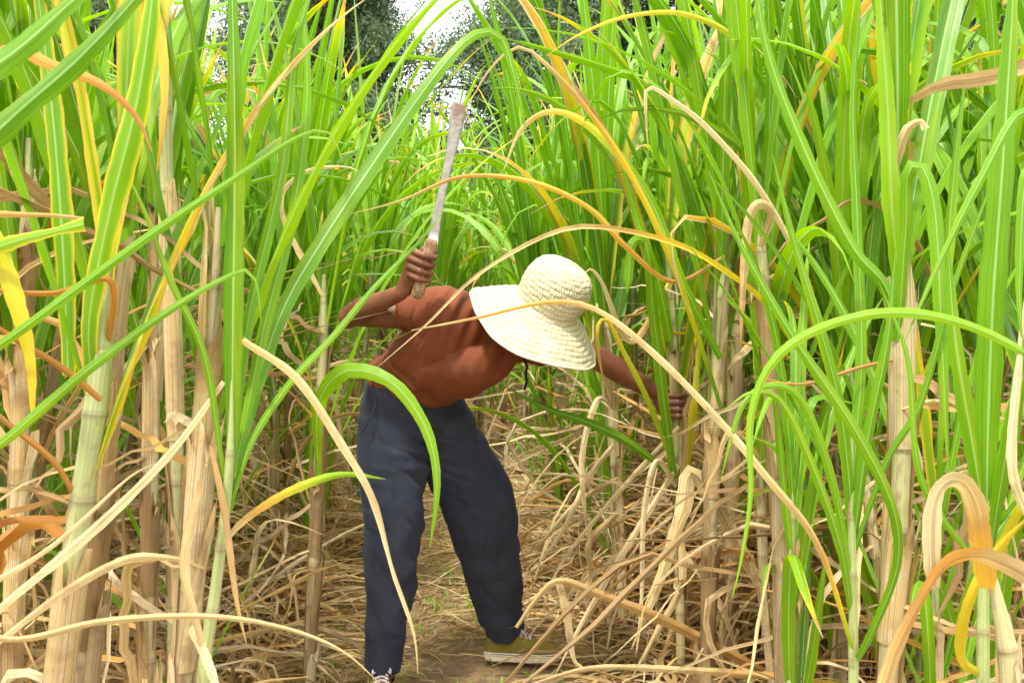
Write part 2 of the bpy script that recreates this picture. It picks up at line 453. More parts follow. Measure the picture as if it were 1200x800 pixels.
def make_stool(seed, ns, H, green=12, dryn=9, K=3, seg=14, rad=.16, shoots=1, shade=.5, wr=(.024, .045), sk=7, yellow=.05):
    """a sugar cane stool: several jointed stalks from one root, green tops, dry hanging leaves"""
    g = np.random.default_rng(seed)
    root = empty('sugar_cane', (0, 0, 0))
    leaf = MB(); dl = MB(); shm = dl
    for k in range(ns):
        a = g.uniform(0, 2*math.pi); rr = rad*math.sqrt(g.random())
        b = np.array([rr*math.cos(a), rr*math.sin(a), -.02])
        h = H*g.uniform(.8, 1.12); lean = g.normal(size=2)*.07*h
        top = b+np.array([lean[0]+b[0]*.6, lean[1]+b[1]*.6, h])
        mid = (b+top)/2+np.array([g.normal()*.025, g.normal()*.025, 0])
        r = g.uniform(.011, .016)
        sm = MB(); P = stalk_mesh(sm, [b, mid, top], r, r*.7, g.uniform(.5, 1.0), g.uniform(0, .3), g, sk, g.uniform(.09, .14))
        sm.build('stalk', STALK, root)
        def at(z):
            t = min(1, max(0, z/h)); x = t*7; i = min(6, int(x)); return P[i]+(P[i+1]-P[i])*(x-i)
        z = .05
        while z < h*.72:
            ln = g.uniform(.16, .32)
            if g.random() < .85:
                sheath(shm, at(z), at(z+ln), r*1.02, g.uniform(0, 6.28), g, g.uniform(1.4, 2.9), g.uniform(.74, 1.0), g.uniform(0, .03), 5, 6)
            z += ln*g.uniform(.6, 1.0)
        def emit(m):
            leaf.v += m.v; leaf.f += [f+leaf.n for f in m.f]; leaf.uv += m.uv; leaf.c += m.c; leaf.n += m.n
        green_leaves(emit, top, at(h*.62), g, green, az0=g.uniform(0, 6.28), K=K, seg=seg, shade=shade, wr=wr, yellow=yellow)
        for q in range(dryn):
            dry_leaf_geo(dl, at(g.uniform(.06, .8)*h), g.uniform(0, 6.28), g, K, 11, None, (.006, .019))
    for k in range(shoots):
        a = g.uniform(0, 6.28); b = np.array([.2*math.cos(a), .2*math.sin(a), 0.])
        h = g.uniform(.25, .6)
        sm = MB(); stalk_mesh(sm, [b, b+[0, 0, h/2], b+[.03*g.normal(), .03*g.normal(), h]], .010, .008, .3, 0, g, sk); sm.build('stalk', STALK, root)
        green_leaves(emit, b+[0, 0, h], b+[0, 0, h*.4], g, 6, (.6, 1.1), (.02, .034), g.uniform(0, 6.28), K, seg, .6, shade=shade+.1, yellow=.05)
    leaf.build('foliage', LEAF, root)
    dl.build('dry_foliage', LEAF, root)
    return root

def copy_tree(o, parent=None):
    c = o.copy(); COL.objects.link(c)
    if parent is not None: c.parent = parent
    for ch in list(o.children): copy_tree(ch, c)
    return c
# ================================================================== HERO CANES
def hero(label, pts, r=.02, r_top=None, dry=(.8, .3), nleaf=8, Lr=(.9, 1.5), wr=(.03, .05), az0=0., hl=.4, shade=.5, yellow=.1,
         dryn=6, sheaths=.7, seed=0, custom=(), spread=.5, upright=.6, dzr=(.15, .95), azj=.4, sheath_to=.75, dwr=(.012, .028), dL=(.4, 1.1), cover=(1.5, 3.0), daz=None):
    """pts: stalk centre line as (px, py, D) from the lowest seen point to the top; carried down to the soil"""
    g = np.random.default_rng(seed+500)
    Q = [W(*p) for p in pts]
    d = Q[0]-Q[1]; d = d/max(1e-6, -d[2]); foot = Q[0]+d*min(1, .6)*Q[0][2]; foot = np.array([foot[0], foot[1], -.02])
    if Q[0][2] > .05: Q = [foot]+Q
    base = Q[0].copy(); base[2] = 0
    root = empty('sugar_cane', base); tag(root, label, 'sugar cane')
    fine = spline(Q, 40)
    sm = MB(); g2 = np.random.default_rng(seed)
    stalk_mesh_path(sm, fine, r, r_top or r*.75, dry[0], dry[1], g2)
    sm.build('stalk', STALK, root, base)
    top = fine[-1]; h = top[2]
    at = lambda f: fine[int(np.clip(f, 0, 1)*39)]
    z = .06
    while z < sheath_to:
        ln = g.uniform(.10, .22)
        if g.random() < sheaths:
            m = MB(); sheath(m, at(z), at(z+ln*1.15), r*1.03, g.uniform(0, 6.28), g, g.uniform(*cover), g.uniform(.74, 1.0), g.uniform(0, .015), 8, 11)
            m.build('dry_sheath', LEAF, root, base)
        z += ln*g.uniform(.55, .95)
    def emit(m): m.build('leaf', LEAF, root, base)
    if nleaf: green_leaves(emit, top, at(1-hl), g, nleaf, Lr, wr, az0, 5, 22, spread, shade=shade, yellow=yellow, upright=upright, azj=azj)
    for q in range(dryn):
        m = MB(); ce = daz if daz is not None else (math.pi if pts[0][0] < 600 else 0.)
        dry_leaf_geo(m, at(g.uniform(*dzr)), ce+g.uniform(-1.1, 1.1), g, 5, 20, g.uniform(*dL), dwr)
        m.build('dry_leaf', LEAF, root, base)
    for c in custom:
        own_leaf(root, base, *c[:3], **(c[3] if len(c) > 3 else {}))
    return root

def stalk_mesh_path(mb, fine, r, r_top, d0, d1, g, internode=.12):
    L = np.linalg.norm(np.diff(fine, axis=0), axis=1).sum(); nn = max(3, int(L/internode)); n = len(fine)
    pts, rr, lc = [], [], []; rnd = g.random()
    ed = np.cumsum(np.r_[0, g.uniform(.7, 1.3, nn)]); ed /= ed[-1]
    for k in range(nn):
        for fr, rf, nd in ((0., 1.16, .8), (.03, 1.15, .35), (.06, 1.10, .6), (.10, .99, .05), (.3, .95, 0), (.6, .96, 0), (.92, 1.02, 0), (.97, 1.1, .3)):
            t = ed[k]+(ed[k+1]-ed[k])*fr; pts.append(t); rr.append((r+(r_top-r)*t)*(1+(rf-1)*.6)*np.interp(t, [.88, 1], [1, .35])); lc.append((rnd, d0+(d1-d0)*t, nd))
    pts = np.array(pts)
    p2 = np.stack([np.interp(pts, np.linspace(0, 1, n), fine[:, j]) for j in range(3)], 1)
    tube(mb, p2, np.array(rr), 16, np.array(lc))

def own_leaf(root, base, pts, wpx, dry, rnd=.5, edge=0., keel=.2, n=40, twist=0., tip=.05, b=.6, pk=.3, name=None, face=0., even=False, wave=.05):
    """a leaf seen in the photo: pts (px, py, D) from its foot to its tip, wpx its width in pixels at its widest"""
    Q = [W(*p) for p in pts]; P = spline(Q, n)
    Dm = np.mean([p[2] for p in pts])
    w = wpx/F*Dm
    wid = wprof(n, w, b, tip, pk) if not even else w*np.interp(np.linspace(0, 1, n), [0, .06, .93, 1], [b, 1, .8, tip])
    t = np.linspace(0, 1, n)
    d = np.interp(t, np.linspace(0, 1, len(dry)), dry) if isinstance(dry, (list, tuple)) else np.full(n, dry)
    m = MB()
    strip(m, P, wid, None, keel, 5, rnd, d, edge, twist, wave, int(abs(pts[0][0]*7+pts[0][1])) % 97, refdir=nrm([math.sin(face), math.cos(face), -.15]))
    nm = name or ('dry_leaf' if d.mean() > .55 else 'leaf')
    m.build(nm, LEAF, root, base)

def HEROES():
    # ---- left of the path
    hero('thick pale green cane stalk with yellow-edged leaves and a small pink blotch near its foot',
         [(66, 800, 1.5), (88, 640, 1.5), (112, 480, 1.5), (122, 380, 1.5), (128, 300, 1.5)], .0205, .017, (.8, .15), 4, (.9, 1.2), (.030, .045), .2, .3, .45, .5, 5, .55, 1,
         custom=[
            ([(112, 470, 1.5), (104, 380, 1.47), (128, 250, 1.45), (160, 120, 1.42), (178, 0, 1.4), (186, -120, 1.4)], 34, [.12, .1, .15], dict(rnd=.62, edge=.42, keel=.12, b=.5, pk=.5)),
            ([(80, 440, 1.5), (74, 300, 1.5), (64, 160, 1.5), (48, 20, 1.5), (30, -100, 1.5)], 26, [.1, .15], dict(rnd=.5, edge=.45, keel=.18)),
            ([(128, 350, 1.5), (112, 230, 1.5), (98, 130, 1.5), (82, 40, 1.52), (60, -60, 1.5)], 15, [.42, .47], dict(rnd=.6, edge=.1)),
            ([(122, 420, 1.5), (128, 330, 1.45), (60, 343, 1.4), (-40, 338, 1.35)], 9, .64, dict(rnd=.1, b=.9, tip=.5, keel=.5)),
            ([(90, 590, 1.5), (60, 540, 1.45), (0, 490, 1.4), (-60, 430, 1.35)], 8, .68, dict(rnd=.15, b=1, tip=.7, keel=.5)),
            ([(118, 470, 1.45), (70, 430, 1.4), (10, 393, 1.35), (-50, 350, 1.3)], 8, .67, dict(rnd=.2, b=1, tip=.7, keel=.5)),
         ], azj=.3, sheath_to=.62)
    hero('cane stalk wrapped in split straw-brown sheaths, first one right of the pale pink-blotched stalk',
         [(100, 800, 1.62), (112, 640, 1.62), (128, 460, 1.62), (140, 300, 1.62), (146, 200, 1.6)], .017, .014, (.9, .5), 7, (.8, 1.2), (.03, .045), 1.1, .3, .5, .15, 8, 1.0, 2, sheath_to=.8)
    hero('dry cane with dark weathered sheaths just left of the bright single green shoot',
         [(212, 800, 1.6), (222, 700, 1.6), (236, 560, 1.6), (246, 420, 1.6), (252, 330, 1.6), (257, 240, 1.6)], .019, .014, (.95, .6), 6, (.8, 1.2), (.03, .045), .4, .3, .5, .15, 10, 1.0, 3,
         custom=[
            ([(262, 447, 1.55), (200, 530, 1.5), (110, 620, 1.42), (0, 712, 1.3), (-80, 790, 1.2)], 13, .88, dict(rnd=.85, b=.5, tip=.8, keel=.25, pk=.5)),
            ([(240, 666, 1.55), (205, 655, 1.5), (150, 655, 1.45), (80, 690, 1.35), (0, 750, 1.25), (-60, 800, 1.2)], 11, .84, dict(rnd=.7, b=.3, tip=.8, keel=.3)),
            ([(256, 360, 1.6), (280, 395, 1.55), (345, 440, 1.5), (400, 520, 1.47), (438, 585, 1.45), (462, 670, 1.43), (485, 740, 1.42), (490, 790, 1.42)], 10, [.7, .78, .85, .9], dict(rnd=.75, b=.7, keel=.35, twist=[0, .2, .2, .9, .3])),
            ([(246, 520, 1.55), (262, 600, 1.5), (276, 700, 1.45), (290, 760, 1.42)], 9, .75, dict(rnd=.3, keel=.4)),
            ([(235, 560, 1.5), (215, 660, 1.45), (232, 740, 1.42), (250, 810, 1.4)], 12, .8, dict(rnd=.55, keel=.3)),
            ([(222, 735, 1.45), (240, 770, 1.4), (262, 830, 1.35)], 13, .95, dict(rnd=.9, keel=.2, b=.8)),
         ], sheath_to=.9, cover=(1.6, 2.9))
    hero('bright green single shoot beside the path with one very broad dark green upright leaf',
         [(238, 800, 1.55), (250, 710, 1.55), (264, 600, 1.55), (270, 530, 1.55), (272, 440, 1.55)], .016, .006, (.55, .1), 0, dryn=0, sheaths=.15, seed=4,
         custom=[
            ([(271, 560, 1.55), (272, 480, 1.55), (273, 360, 1.54), (275, 200, 1.53), (274, 80, 1.5), (270, -80, 1.5)], 25, 0., dict(rnd=.12, keel=.10, b=.45, pk=.25)),
            ([(265, 600, 1.55), (280, 530, 1.6), (302, 445, 1.65), (335, 355, 1.72), (382, 275, 1.78), (438, 190, 1.85), (495, 108, 1.92), (535, 58, 1.95), (562, 38, 1.97), (588, 45, 2.), (604, 95, 2.0), (618, 160, 2.)], 22, [0., 0., .05, .1], dict(rnd=.30, keel=.14, b=.5, pk=.45)),
            ([(268, 585, 1.56), (290, 480, 1.6), (310, 380, 1.62), (345, 240, 1.65), (360, 100, 1.68), (350, -40, 1.7)], 15, 0., dict(rnd=.6, keel=.2)),
            ([(268, 595, 1.55), (296, 515, 1.57), (340, 448, 1.6), (392, 392, 1.63), (440, 335, 1.66), (492, 282, 1.7), (525, 240, 1.72)], 9, [.0, .1], dict(rnd=.35, keel=.25)),
            ([(272, 540, 1.55), (290, 380, 1.57), (330, 200, 1.6), (345, 60, 1.62), (380, -60, 1.65)], 14, [0, .1], dict(rnd=.5, keel=.2, edge=.25)),
            ([(262, 634, 1.55), (290, 606, 1.58), (340, 575, 1.65), (398, 556, 1.72), (452, 561, 1.78)], 11, [.85, .5, .3, .25], dict(rnd=.7, keel=.25, pk=.5)),
            ([(262, 560, 1.55), (240, 420, 1.52), (200, 330, 1.5), (166, 240, 1.5), (140, 190, 1.5)], 9, [.1, .3], dict(rnd=.5, keel=.2)),
         ])
    hero('cane beyond the left edge whose long green blades slant across the lower left',
         [(-130, 700, 1.35), (-120, 500, 1.35), (-110, 330, 1.35), (-100, 200, 1.3)], .02, .016, (.8, .3), 0, dryn=0, sheaths=.5, seed=5,
         custom=[
            ([(-120, 600, 1.35), (-60, 560, 1.3), (0, 520, 1.25), (100, 435, 1.22), (200, 362, 1.2), (270, 322, 1.2), (292, 318, 1.2), (302, 338, 1.2), (306, 380, 1.2)], 13, [0., 0., .1], dict(rnd=.38, keel=.2, b=.8, pk=.45)),
            ([(-120, 480, 1.35), (0, 403, 1.3), (80, 345, 1.27), (180, 272, 1.24), (280, 205, 1.22), (350, 160, 1.2), (385, 155, 1.2), (402, 190, 1.2)], 13, [0., 0., .1, .3], dict(rnd=.42, keel=.2, b=.8, pk=.4)),
            ([(-110, 260, 1.2), (0, 150, 1.1), (90, 70, 1.05), (165, -10, 1.0), (220, -80, 1.)], 34, 0., dict(rnd=.14, keel=.15, b=.8, pk=.4)),
            ([(-110, 130, 1.1), (0, 72, 1.02), (80, 5, 1.0), (150, -60, 1.)], 34, 0., dict(rnd=.22, keel=.15, b=.8, pk=.4)),
            ([(-110, 330, 1.35), (0, 288, 1.3), (60, 272, 1.28), (98, 262, 1.27)], 20, [.25, .2], dict(rnd=.75, edge=.3, keel=.15, b=.8, tip=.85)),
            ([(-110, 240, 1.35), (0, 250, 1.3), (60, 252, 1.3), (96, 256, 1.3)], 9, [.5, .75], dict(rnd=.6, keel=.3, b=.8, tip=.5)),
            ([(-60, 190, 1.35), (-10, 280, 1.33), (16, 350, 1.32), (34, 420, 1.32), (38, 485, 1.32)], 24, [.3, .45, .5], dict(rnd=.4, keel=.2, b=.8, tip=.2)),
            ([(-110, 110, 1.3), (0, 60, 1.25), (60, 76, 1.22), (120, 100, 1.2), (160, 138, 1.2), (178, 178, 1.2)], 15, [.6, .62, .62, .7], dict(rnd=.05, keel=.2, b=.8, tip=.1)),
            ([(-110, 690, 1.3), (0, 748, 1.22), (120, 728, 1.2), (240, 722, 1.2), (330, 735, 1.2), (400, 762, 1.2), (450, 805, 1.2)], 8, [.8, .85], dict(rnd=.55, keel=.4, b=.7, pk=.4)),
            ([(-110, 700, 1.3), (-30, 690, 1.2), (60, 640, 1.22), (150, 560, 1.25), (190, 540, 1.25)], 7, [.85, .9], dict(rnd=.9, keel=.4, b=.7, pk=.4)),
         ])
    hero('cane out of frame above the top left corner with a narrow yellow blade hanging down',
         [(200, 300, .0+1.9), (195, 200, 1.9), (192, -20, 1.85), (190, -120, 1.8)], .015, .012, (.6, .3), 3, (.5, .8), (.02, .03), 2.0, .2, .6, .3, 0, .4, 6,
         custom=[
            ([(190, -100, 1.7), (182, -40, 1.6), (186, 20, 1.55), (192, 90, 1.52), (190, 150, 1.5), (184, 200, 1.5)], 14, [.45, .5, .6], dict(rnd=.4, keel=.2, b=.8, tip=.1)),
            ([(192, -80, 1.8), (196, 40, 1.75), (214, 130, 1.7), (250, 200, 1.7), (262, 265, 1.7)], 9, [.0, .1], dict(rnd=.1, keel=.2)),
         ])
    hero('dark brown old cane stalk low against the left edge of the picture',
         [(14, 800, 2.1), (18, 650, 2.1), (26, 500, 2.1), (30, 330, 2.1), (34, 160, 2.1)], .019, .015, (1., .4), 8, (.9, 1.3), (.03, .045), .6, .35, .35, .2, 9, 1., 7, sheath_to=.85)
    hero('greyish green cane between the straw-brown sheathed stalk and the dark weathered one',
         [(172, 800, 2.2), (174, 650, 2.2), (178, 480, 2.2), (186, 330, 2.2), (190, 200, 2.2)], .019, .016, (.95, .2), 9, (.9, 1.4), (.03, .045), .9, .4, .45, .2, 9, .9, 8)
    # ---- right of the path
    hero('tall cane with cracked dark-streaked sheath, right of the young fan-leaved shoot',
         [(1040, 800, 1.8), (1048, 700, 1.8), (1056, 560, 1.8), (1058, 430, 1.8), (1056, 300, 1.8), (1050, 160, 1.8), (1044, 40, 1.8)], .0205, .014, (.9, .05), 6, (.8, 1.1), (.035, .05), .2, .25, .45, .1, 10, .95, 11,
         custom=[
            ([(1056, 350, 1.8), (1046, 250, 1.76), (1040, 120, 1.74), (1032, 0, 1.72), (1030, -80, 1.7)], 22, 0., dict(rnd=.92, keel=.12)),
            ([(1054, 420, 1.8), (1040, 340, 1.75), (1000, 290, 1.72), (945, 180, 1.7), (900, 60, 1.7), (880, -60, 1.7)], 17, 0., dict(rnd=.4, keel=.2)),
            ([(1052, 400, 1.78), (1062, 260, 1.74), (1064, 205, 1.72), (1080, 195, 1.7), (1096, 250, 1.7), (1104, 400, 1.7), (1112, 560, 1.7)], 19, [0, .05], dict(rnd=.55, keel=.15, b=.7, pk=.5)),
            ([(1050, 200, 1.78), (1062, 155, 1.75), (1078, 142, 1.74), (1086, 150, 1.73)], 13, .86, dict(rnd=.7, keel=.3, b=.5, tip=.8)),
            ([(1056, 480, 1.78), (1100, 470, 1.72), (1150, 485, 1.7), (1215, 500, 1.7)], 7, .85, dict(rnd=.7, keel=.4)),
            ([(1056, 420, 1.8), (1010, 430, 1.75), (940, 450, 1.7), (880, 440, 1.7)], 5, .7, dict(rnd=.3, keel=.4)),
         ], sheath_to=.60, cover=(1.6, 2.9))
    hero('young cane shoot with a fan of narrow bright leaves from one pale green stem',
         [(1000, 800, 1.75), (1000, 740, 1.75), (999, 660, 1.75), (998, 600, 1.75), (999, 500, 1.75)], .014, .005, (.45, .1), 0, dryn=2, sheaths=.3, seed=12,
         custom=[
            ([(999, 700, 1.75), (998, 600, 1.75), (985, 480, 1.7), (960, 380, 1.66), (930, 280, 1.64), (905, 180, 1.62)], 15, 0., dict(rnd=.5, keel=.2)),
            ([(999, 690, 1.75), (1000, 560, 1.76), (1010, 420, 1.77), (1005, 260, 1.78), (1000, 120, 1.78), (1010, -20, 1.78)], 14, 0., dict(rnd=.35, keel=.2)),
            ([(998, 720, 1.75), (985, 640, 1.7), (950, 540, 1.66), (915, 470, 1.63), (880, 460, 1.6), (850, 480, 1.58)], 12, [0, .1], dict(rnd=.62, keel=.2)),
            ([(998, 680, 1.75), (975, 560, 1.7), (940, 470, 1.66), (900, 452, 1.62), (868, 480, 1.6), (845, 560, 1.6)], 11, [.1, .2], dict(rnd=.75, keel=.2)),
            ([(1000, 640, 1.75), (1016, 520, 1.72), (1040, 400, 1.7), (1050, 290, 1.7)], 14, 0., dict(rnd=.35, keel=.2)),
            ([(1000, 650, 1.75), (1040, 540, 1.72), (1080, 470, 1.7), (1120, 330, 1.68), (1180, 170, 1.66)], 9, 0., dict(rnd=.3, keel=.2)),
            ([(1001, 780, 1.75), (1025, 735, 1.7), (1052, 660, 1.66), (1045, 590, 1.62), (1000, 500, 1.58), (930, 395, 1.54), (870, 290, 1.52), (830, 200, 1.5)], 15, 0., dict(rnd=.42, keel=.2, pk=.5)),
            ([(1000, 760, 1.72), (960, 640, 1.65), (900, 560, 1.6), (834, 482, 1.6), (762, 410, 1.6), (698, 362, 1.62), (640, 354, 1.65), (560, 372, 1.7), (482, 387, 1.75)], 8.5, [.3, .7, .85, .8, .62, .8], dict(rnd=.8, keel=.3, b=.6, pk=.3, tip=.15)),
         ])
    hero('broad-leaved green cane at the right edge behind the curled dry leaf',
         [(1152, 800, 1.5), (1152, 720, 1.5), (1154, 640, 1.5), (1158, 560, 1.5), (1162, 450, 1.5)], .015, .006, (.5, .05), 0, dryn=0, sheaths=.3, seed=13,
         custom=[
            ([(1156, 640, 1.5), (1158, 500, 1.48), (1164, 350, 1.46), (1176, 180, 1.45), (1186, 20, 1.44), (1190, -80, 1.44)], 34, 0., dict(rnd=.28, keel=.10)),
            ([(1156, 620, 1.5), (1140, 520, 1.48), (1120, 400, 1.46), (1110, 280, 1.45)], 22, 0., dict(rnd=.40, keel=.12)),
            ([(1156, 650, 1.5), (1180, 540, 1.48), (1200, 430, 1.46), (1230, 300, 1.45)], 22, 0., dict(rnd=.25, keel=.15)),
            ([(1154, 690, 1.5), (1168, 600, 1.45), (1185, 500, 1.4), (1215, 380, 1.35)], 14, 0., dict(rnd=.3, keel=.2)),
            ([(1152, 700, 1.5), (1175, 640, 1.45), (1200, 590, 1.4), (1240, 520, 1.4)], 15, [.4, .48], dict(rnd=.4, keel=.2)),
            ([(1150, 790, 1.5), (1128, 770, 1.45), (1135, 710, 1.4), (1165, 650, 1.38), (1210, 600, 1.35)], 15, [.45, .5], dict(rnd=.4, keel=.2)),
            ([(1154, 670, 1.5), (1100, 600, 1.45), (1075, 540, 1.43), (1064, 420, 1.42), (1030, 330, 1.42)], 9, [0, .2], dict(rnd=.6, keel=.2)),
         ])
    hero('cane at the bottom right corner with two big curled dry leaves, cream and orange brown',
         [(1185, 830, 1.3), (1180, 760, 1.3), (1168, 700, 1.3), (1156, 650, 1.3)], .012, .012, (.8, .5), 0, dryn=0, sheaths=1, seed=14,
         custom=[
            ([(1156, 690, 1.28), (1150, 640, 1.24), (1144, 596, 1.2), (1130, 568, 1.18), (1110, 566, 1.16), (1096, 590, 1.15), (1093, 640, 1.15), (1096, 690, 1.16)], 26, [.60, .63, .78, .95, .97], dict(rnd=.55, keel=.10, b=.7, tip=.5, twist=[.9, .5, .9, .1, 0], even=True)),
            ([(1215, 680, 1.2), (1180, 662, 1.18), (1145, 652, 1.16), (1110, 662, 1.15), (1080, 705, 1.14), (1050, 765, 1.13), (1030, 830, 1.12)], 25, [.9, .8, .64, .66, .72, .75], dict(rnd=.45, keel=.16, b=.5, tip=.7, twist=[.1, .9, .5, .2], even=True)),
         ])
    hero('cane beyond the right edge whose long yellow-green blade arches into the picture',
         [(1290, 700, 1.4), (1285, 600, 1.4), (1280, 480, 1.4), (1275, 300, 1.4)], .02, .016, (.7, .2), 0, dryn=0, sheaths=.5, seed=15,
         custom=[
            ([(1280, 470, 1.4), (1200, 412, 1.36), (1120, 376, 1.33), (1040, 366, 1.31), (960, 385, 1.3), (905, 425, 1.3), (880, 490, 1.3), (880, 580, 1.3), (868, 660, 1.3), (858, 700, 1.3)], 12, [.15, .12, .15, .22], dict(rnd=.85, keel=.2, b=.8, pk=.4, tip=.1)),
            ([(1280, 300, 1.4), (1230, 200, 1.38), (1200, 130, 1.36), (1150, 210, 1.34), (1105, 300, 1.33), (1060, 400, 1.32)], 12, 0., dict(rnd=.4, keel=.2)),
            ([(1280, 350, 1.4), (1240, 260, 1.38), (1205, 200, 1.36), (1195, 330, 1.36), (1200, 420, 1.36)], 14, .0, dict(rnd=.4)),
            ([(1284, 620, 1.4), (1240, 640, 1.38), (1190, 560, 1.36), (1196, 420, 1.36), (1204, 330, 1.36)], 13, .93, dict(rnd=.9, keel=.3, pk=.5)),
         ])
    hero('dry brown cane with hanging papery sheaths, mid right behind the arching leaves',
         [(855, 742, 3.15), (857, 650, 3.15), (860, 500, 3.12), (864, 380, 3.1), (866, 260, 3.1)], .021, .016, (1., .5), 12, (1., 1.5), (.04, .06), .4, .35, .45, .04, 14, 1., 16, daz=.5, sheath_to=.85, dL=(.5, 1.2), dwr=(.014, .034))
    hero('pale green cane stem clasped by the hand of the bending worker',
         [(797, 700, 3.17), (795, 600, 3.17), (793, 520, 3.17), (791, 440, 3.17), (786, 340, 3.17), (778, 260, 3.17)], .016, .014, (.7, .15), 9, (.9, 1.3), (.035, .055), .3, .4, .55, .3, 6, .5, 17,
         custom=[
            ([(786, 400, 3.1), (772, 330, 2.95), (756, 286, 2.85), (742, 284, 2.8), (738, 310, 2.8), (735, 345, 2.8)], 13, 0., dict(rnd=.7, keel=.2, even=True)),
            ([(790, 560, 3.1), (778, 470, 3.0), (770, 400, 2.95), (764, 350, 2.9), (760, 300, 2.85), (745, 250, 2.85), (720, 160, 2.8)], 14, [0., .1], dict(rnd=.6, keel=.15, edge=.2)),
            ([(792, 560, 3.1), (740, 520, 3.0), (690, 495, 2.95), (640, 478, 2.9), (590, 452, 2.88)], 11, 0., dict(rnd=.25, keel=.3, pk=.45)),
            ([(795, 600, 3.1), (810, 500, 3.0), (818, 420, 3.0), (818, 395, 3.0)], 11, .44, dict(rnd=.4, keel=.15, tip=.8)),
            ([(795, 560, 3.1), (760, 470, 2.95), (730, 410, 2.9), (712, 375, 2.87), (700, 385, 2.85), (704, 430, 2.85), (716, 470, 2.85)], 7, [.3, .4, .7], dict(rnd=.7, keel=.3)),
            ([(795, 545, 3.1), (735, 640, 3.0), (690, 715, 2.95), (650, 792, 2.9)], 8, .9, dict(rnd=.9, keel=.25, b=.8)),
            ([(796, 500, 3.12), (740, 560, 3.05), (672, 640, 3.0), (636, 700, 2.98)], 6, .86, dict(rnd=.8, keel=.3, b=.8)),
            ([(794, 600, 3.12), (800, 680, 3.05), (770, 740, 3.0), (740, 795, 2.95)], 9, .82, dict(rnd=.7, keel=.3, b=.8)),
            ([(796, 640, 3.12), (840, 700, 3.0), (870, 780, 2.95)], 8, .9, dict(rnd=.85, keel=.3, b=.8)),
            ([(793, 570, 3.12), (770, 540, 3.0), (755, 600, 2.98), (752, 700, 2.95), (745, 770, 2.93)], 7, .95, dict(rnd=.95, keel=.3, b=.8)),
            ([(785, 330, 3.1), (740, 400, 3.), (705, 330, 2.9), (690, 315, 2.88), (684, 330, 2.88)], 8, [.5, .8, .9], dict(rnd=.8)),
         ])
    hero('cream and olive cane stem at the left of the right stand, behind the dark forearm',
         [(727, 640, 3.6), (722, 560, 3.6), (716, 470, 3.6), (712, 380, 3.6), (708, 300, 3.6)], .020, .016, (.8, .3), 11, (1., 1.5), (.04, .055), .9, .35, .5, .10, 14, .8, 18, dL=(.5, 1.2),
         custom=[
            ([(720, 520, 3.55), (690, 560, 3.4), (660, 620, 3.3), (628, 665, 3.25)], 7, .9, dict(rnd=.9, keel=.3, b=.8)),
            ([(724, 560, 3.55), (675, 590, 3.4), (630, 640, 3.35), (600, 655, 3.3)], 6, .84, dict(rnd=.6, keel=.3, b=.8)),
            ([(720, 480, 3.55), (700, 470, 3.4), (682, 540, 3.35), (690, 640, 3.3)], 8, .92, dict(rnd=.85, keel=.3, b=.8)),
            ([(724, 600, 3.55), (690, 640, 3.4), (700, 700, 3.3), (670, 745, 3.25)], 8, .8, dict(rnd=.5, keel=.3, b=.8)),
         ])
    hero('cane right of the hand with a long yellow blade bending over near the picture top',
         [(832, 640, 2.75), (836, 540, 2.75), (842, 420, 2.75), (850, 300, 2.75), (852, 200, 2.75)], .02, .016, (.8, .2), 9, (1., 1.4), (.035, .055), .5, .4, .5, .04, 8, .8, 19, daz=.7,
         custom=[
            ([(846, 480, 2.7), (820, 400, 2.6), (785, 300, 2.5), (740, 205, 2.45), (690, 130, 2.42), (640, 75, 2.4), (608, 55, 2.4), (575, 80, 2.4), (545, 130, 2.4)], 8, [.1, .40, .46, .5, .62, .8, .85], dict(rnd=.5, keel=.25, pk=.4)),
            ([(850, 330, 2.75), (880, 180, 2.6), (870, 60, 2.5), (810, 18, 2.45), (740, 18, 2.42), (680, 40, 2.4), (640, 66, 2.4)], 9, [.2, .35, .42, .5], dict(rnd=.5, keel=.25)),
            ([(852, 350, 2.7), (940, 430, 2.6), (900, 360, 2.4), (850, 318, 2.3), (790, 285, 2.25), (700, 266, 2.2), (640, 276, 2.2), (560, 322, 2.2), (500, 380, 2.2), (440, 432, 2.2)], 7, [.3, .5, .46, .5, .75, .85, .85], dict(rnd=.85, keel=.35, pk=.3)),
            ([(850, 300, 2.7), (790, 330, 2.6), (735, 290, 2.5), (690, 243, 2.48), (620, 212, 2.47), (540, 207, 2.46), (470, 235, 2.46), (405, 252, 2.46)], 7, [.7, .64, .6, .55, .7, .85], dict(rnd=.5, keel=.3, pk=.3)),
            ([(845, 420, 2.7), (800, 330, 2.6), (760, 230, 2.6), (700, 155, 2.6), (650, 130, 2.6), (612, 150, 2.6), (590, 200, 2.6)], 13, [.1, .15, .2, .5, .9], dict(rnd=.75, keel=.2, pk=.35)),
         ])
    hero('leaning cane in the right stand with a bleached bent blade hanging from its crown',
         [(915, 700, 2.4), (912, 600, 2.4), (905, 480, 2.4), (896, 340, 2.4), (888, 240, 2.4)], .019, .015, (.9, .4), 8, (.9, 1.4), (.03, .05), .1, .4, .5, .04, 8, .9, 20, daz=.7,
         custom=[
            ([(896, 330, 2.4), (930, 300, 2.35), (890, 220, 2.3), (830, 150, 2.28), (790, 118, 2.27), (760, 102, 2.27), (757, 130, 2.27), (760, 180, 2.27)], 8, [.85, .9, .9, .95, .64], dict(rnd=.9, keel=.35)),
            ([(892, 290, 2.35), (905, 250, 2.3), (890, 238, 2.28), (878, 260, 2.28), (872, 330, 2.27), (868, 400, 2.27)], 12, [.8, .85, .8, .7], dict(rnd=.55, keel=.4)),
         ])
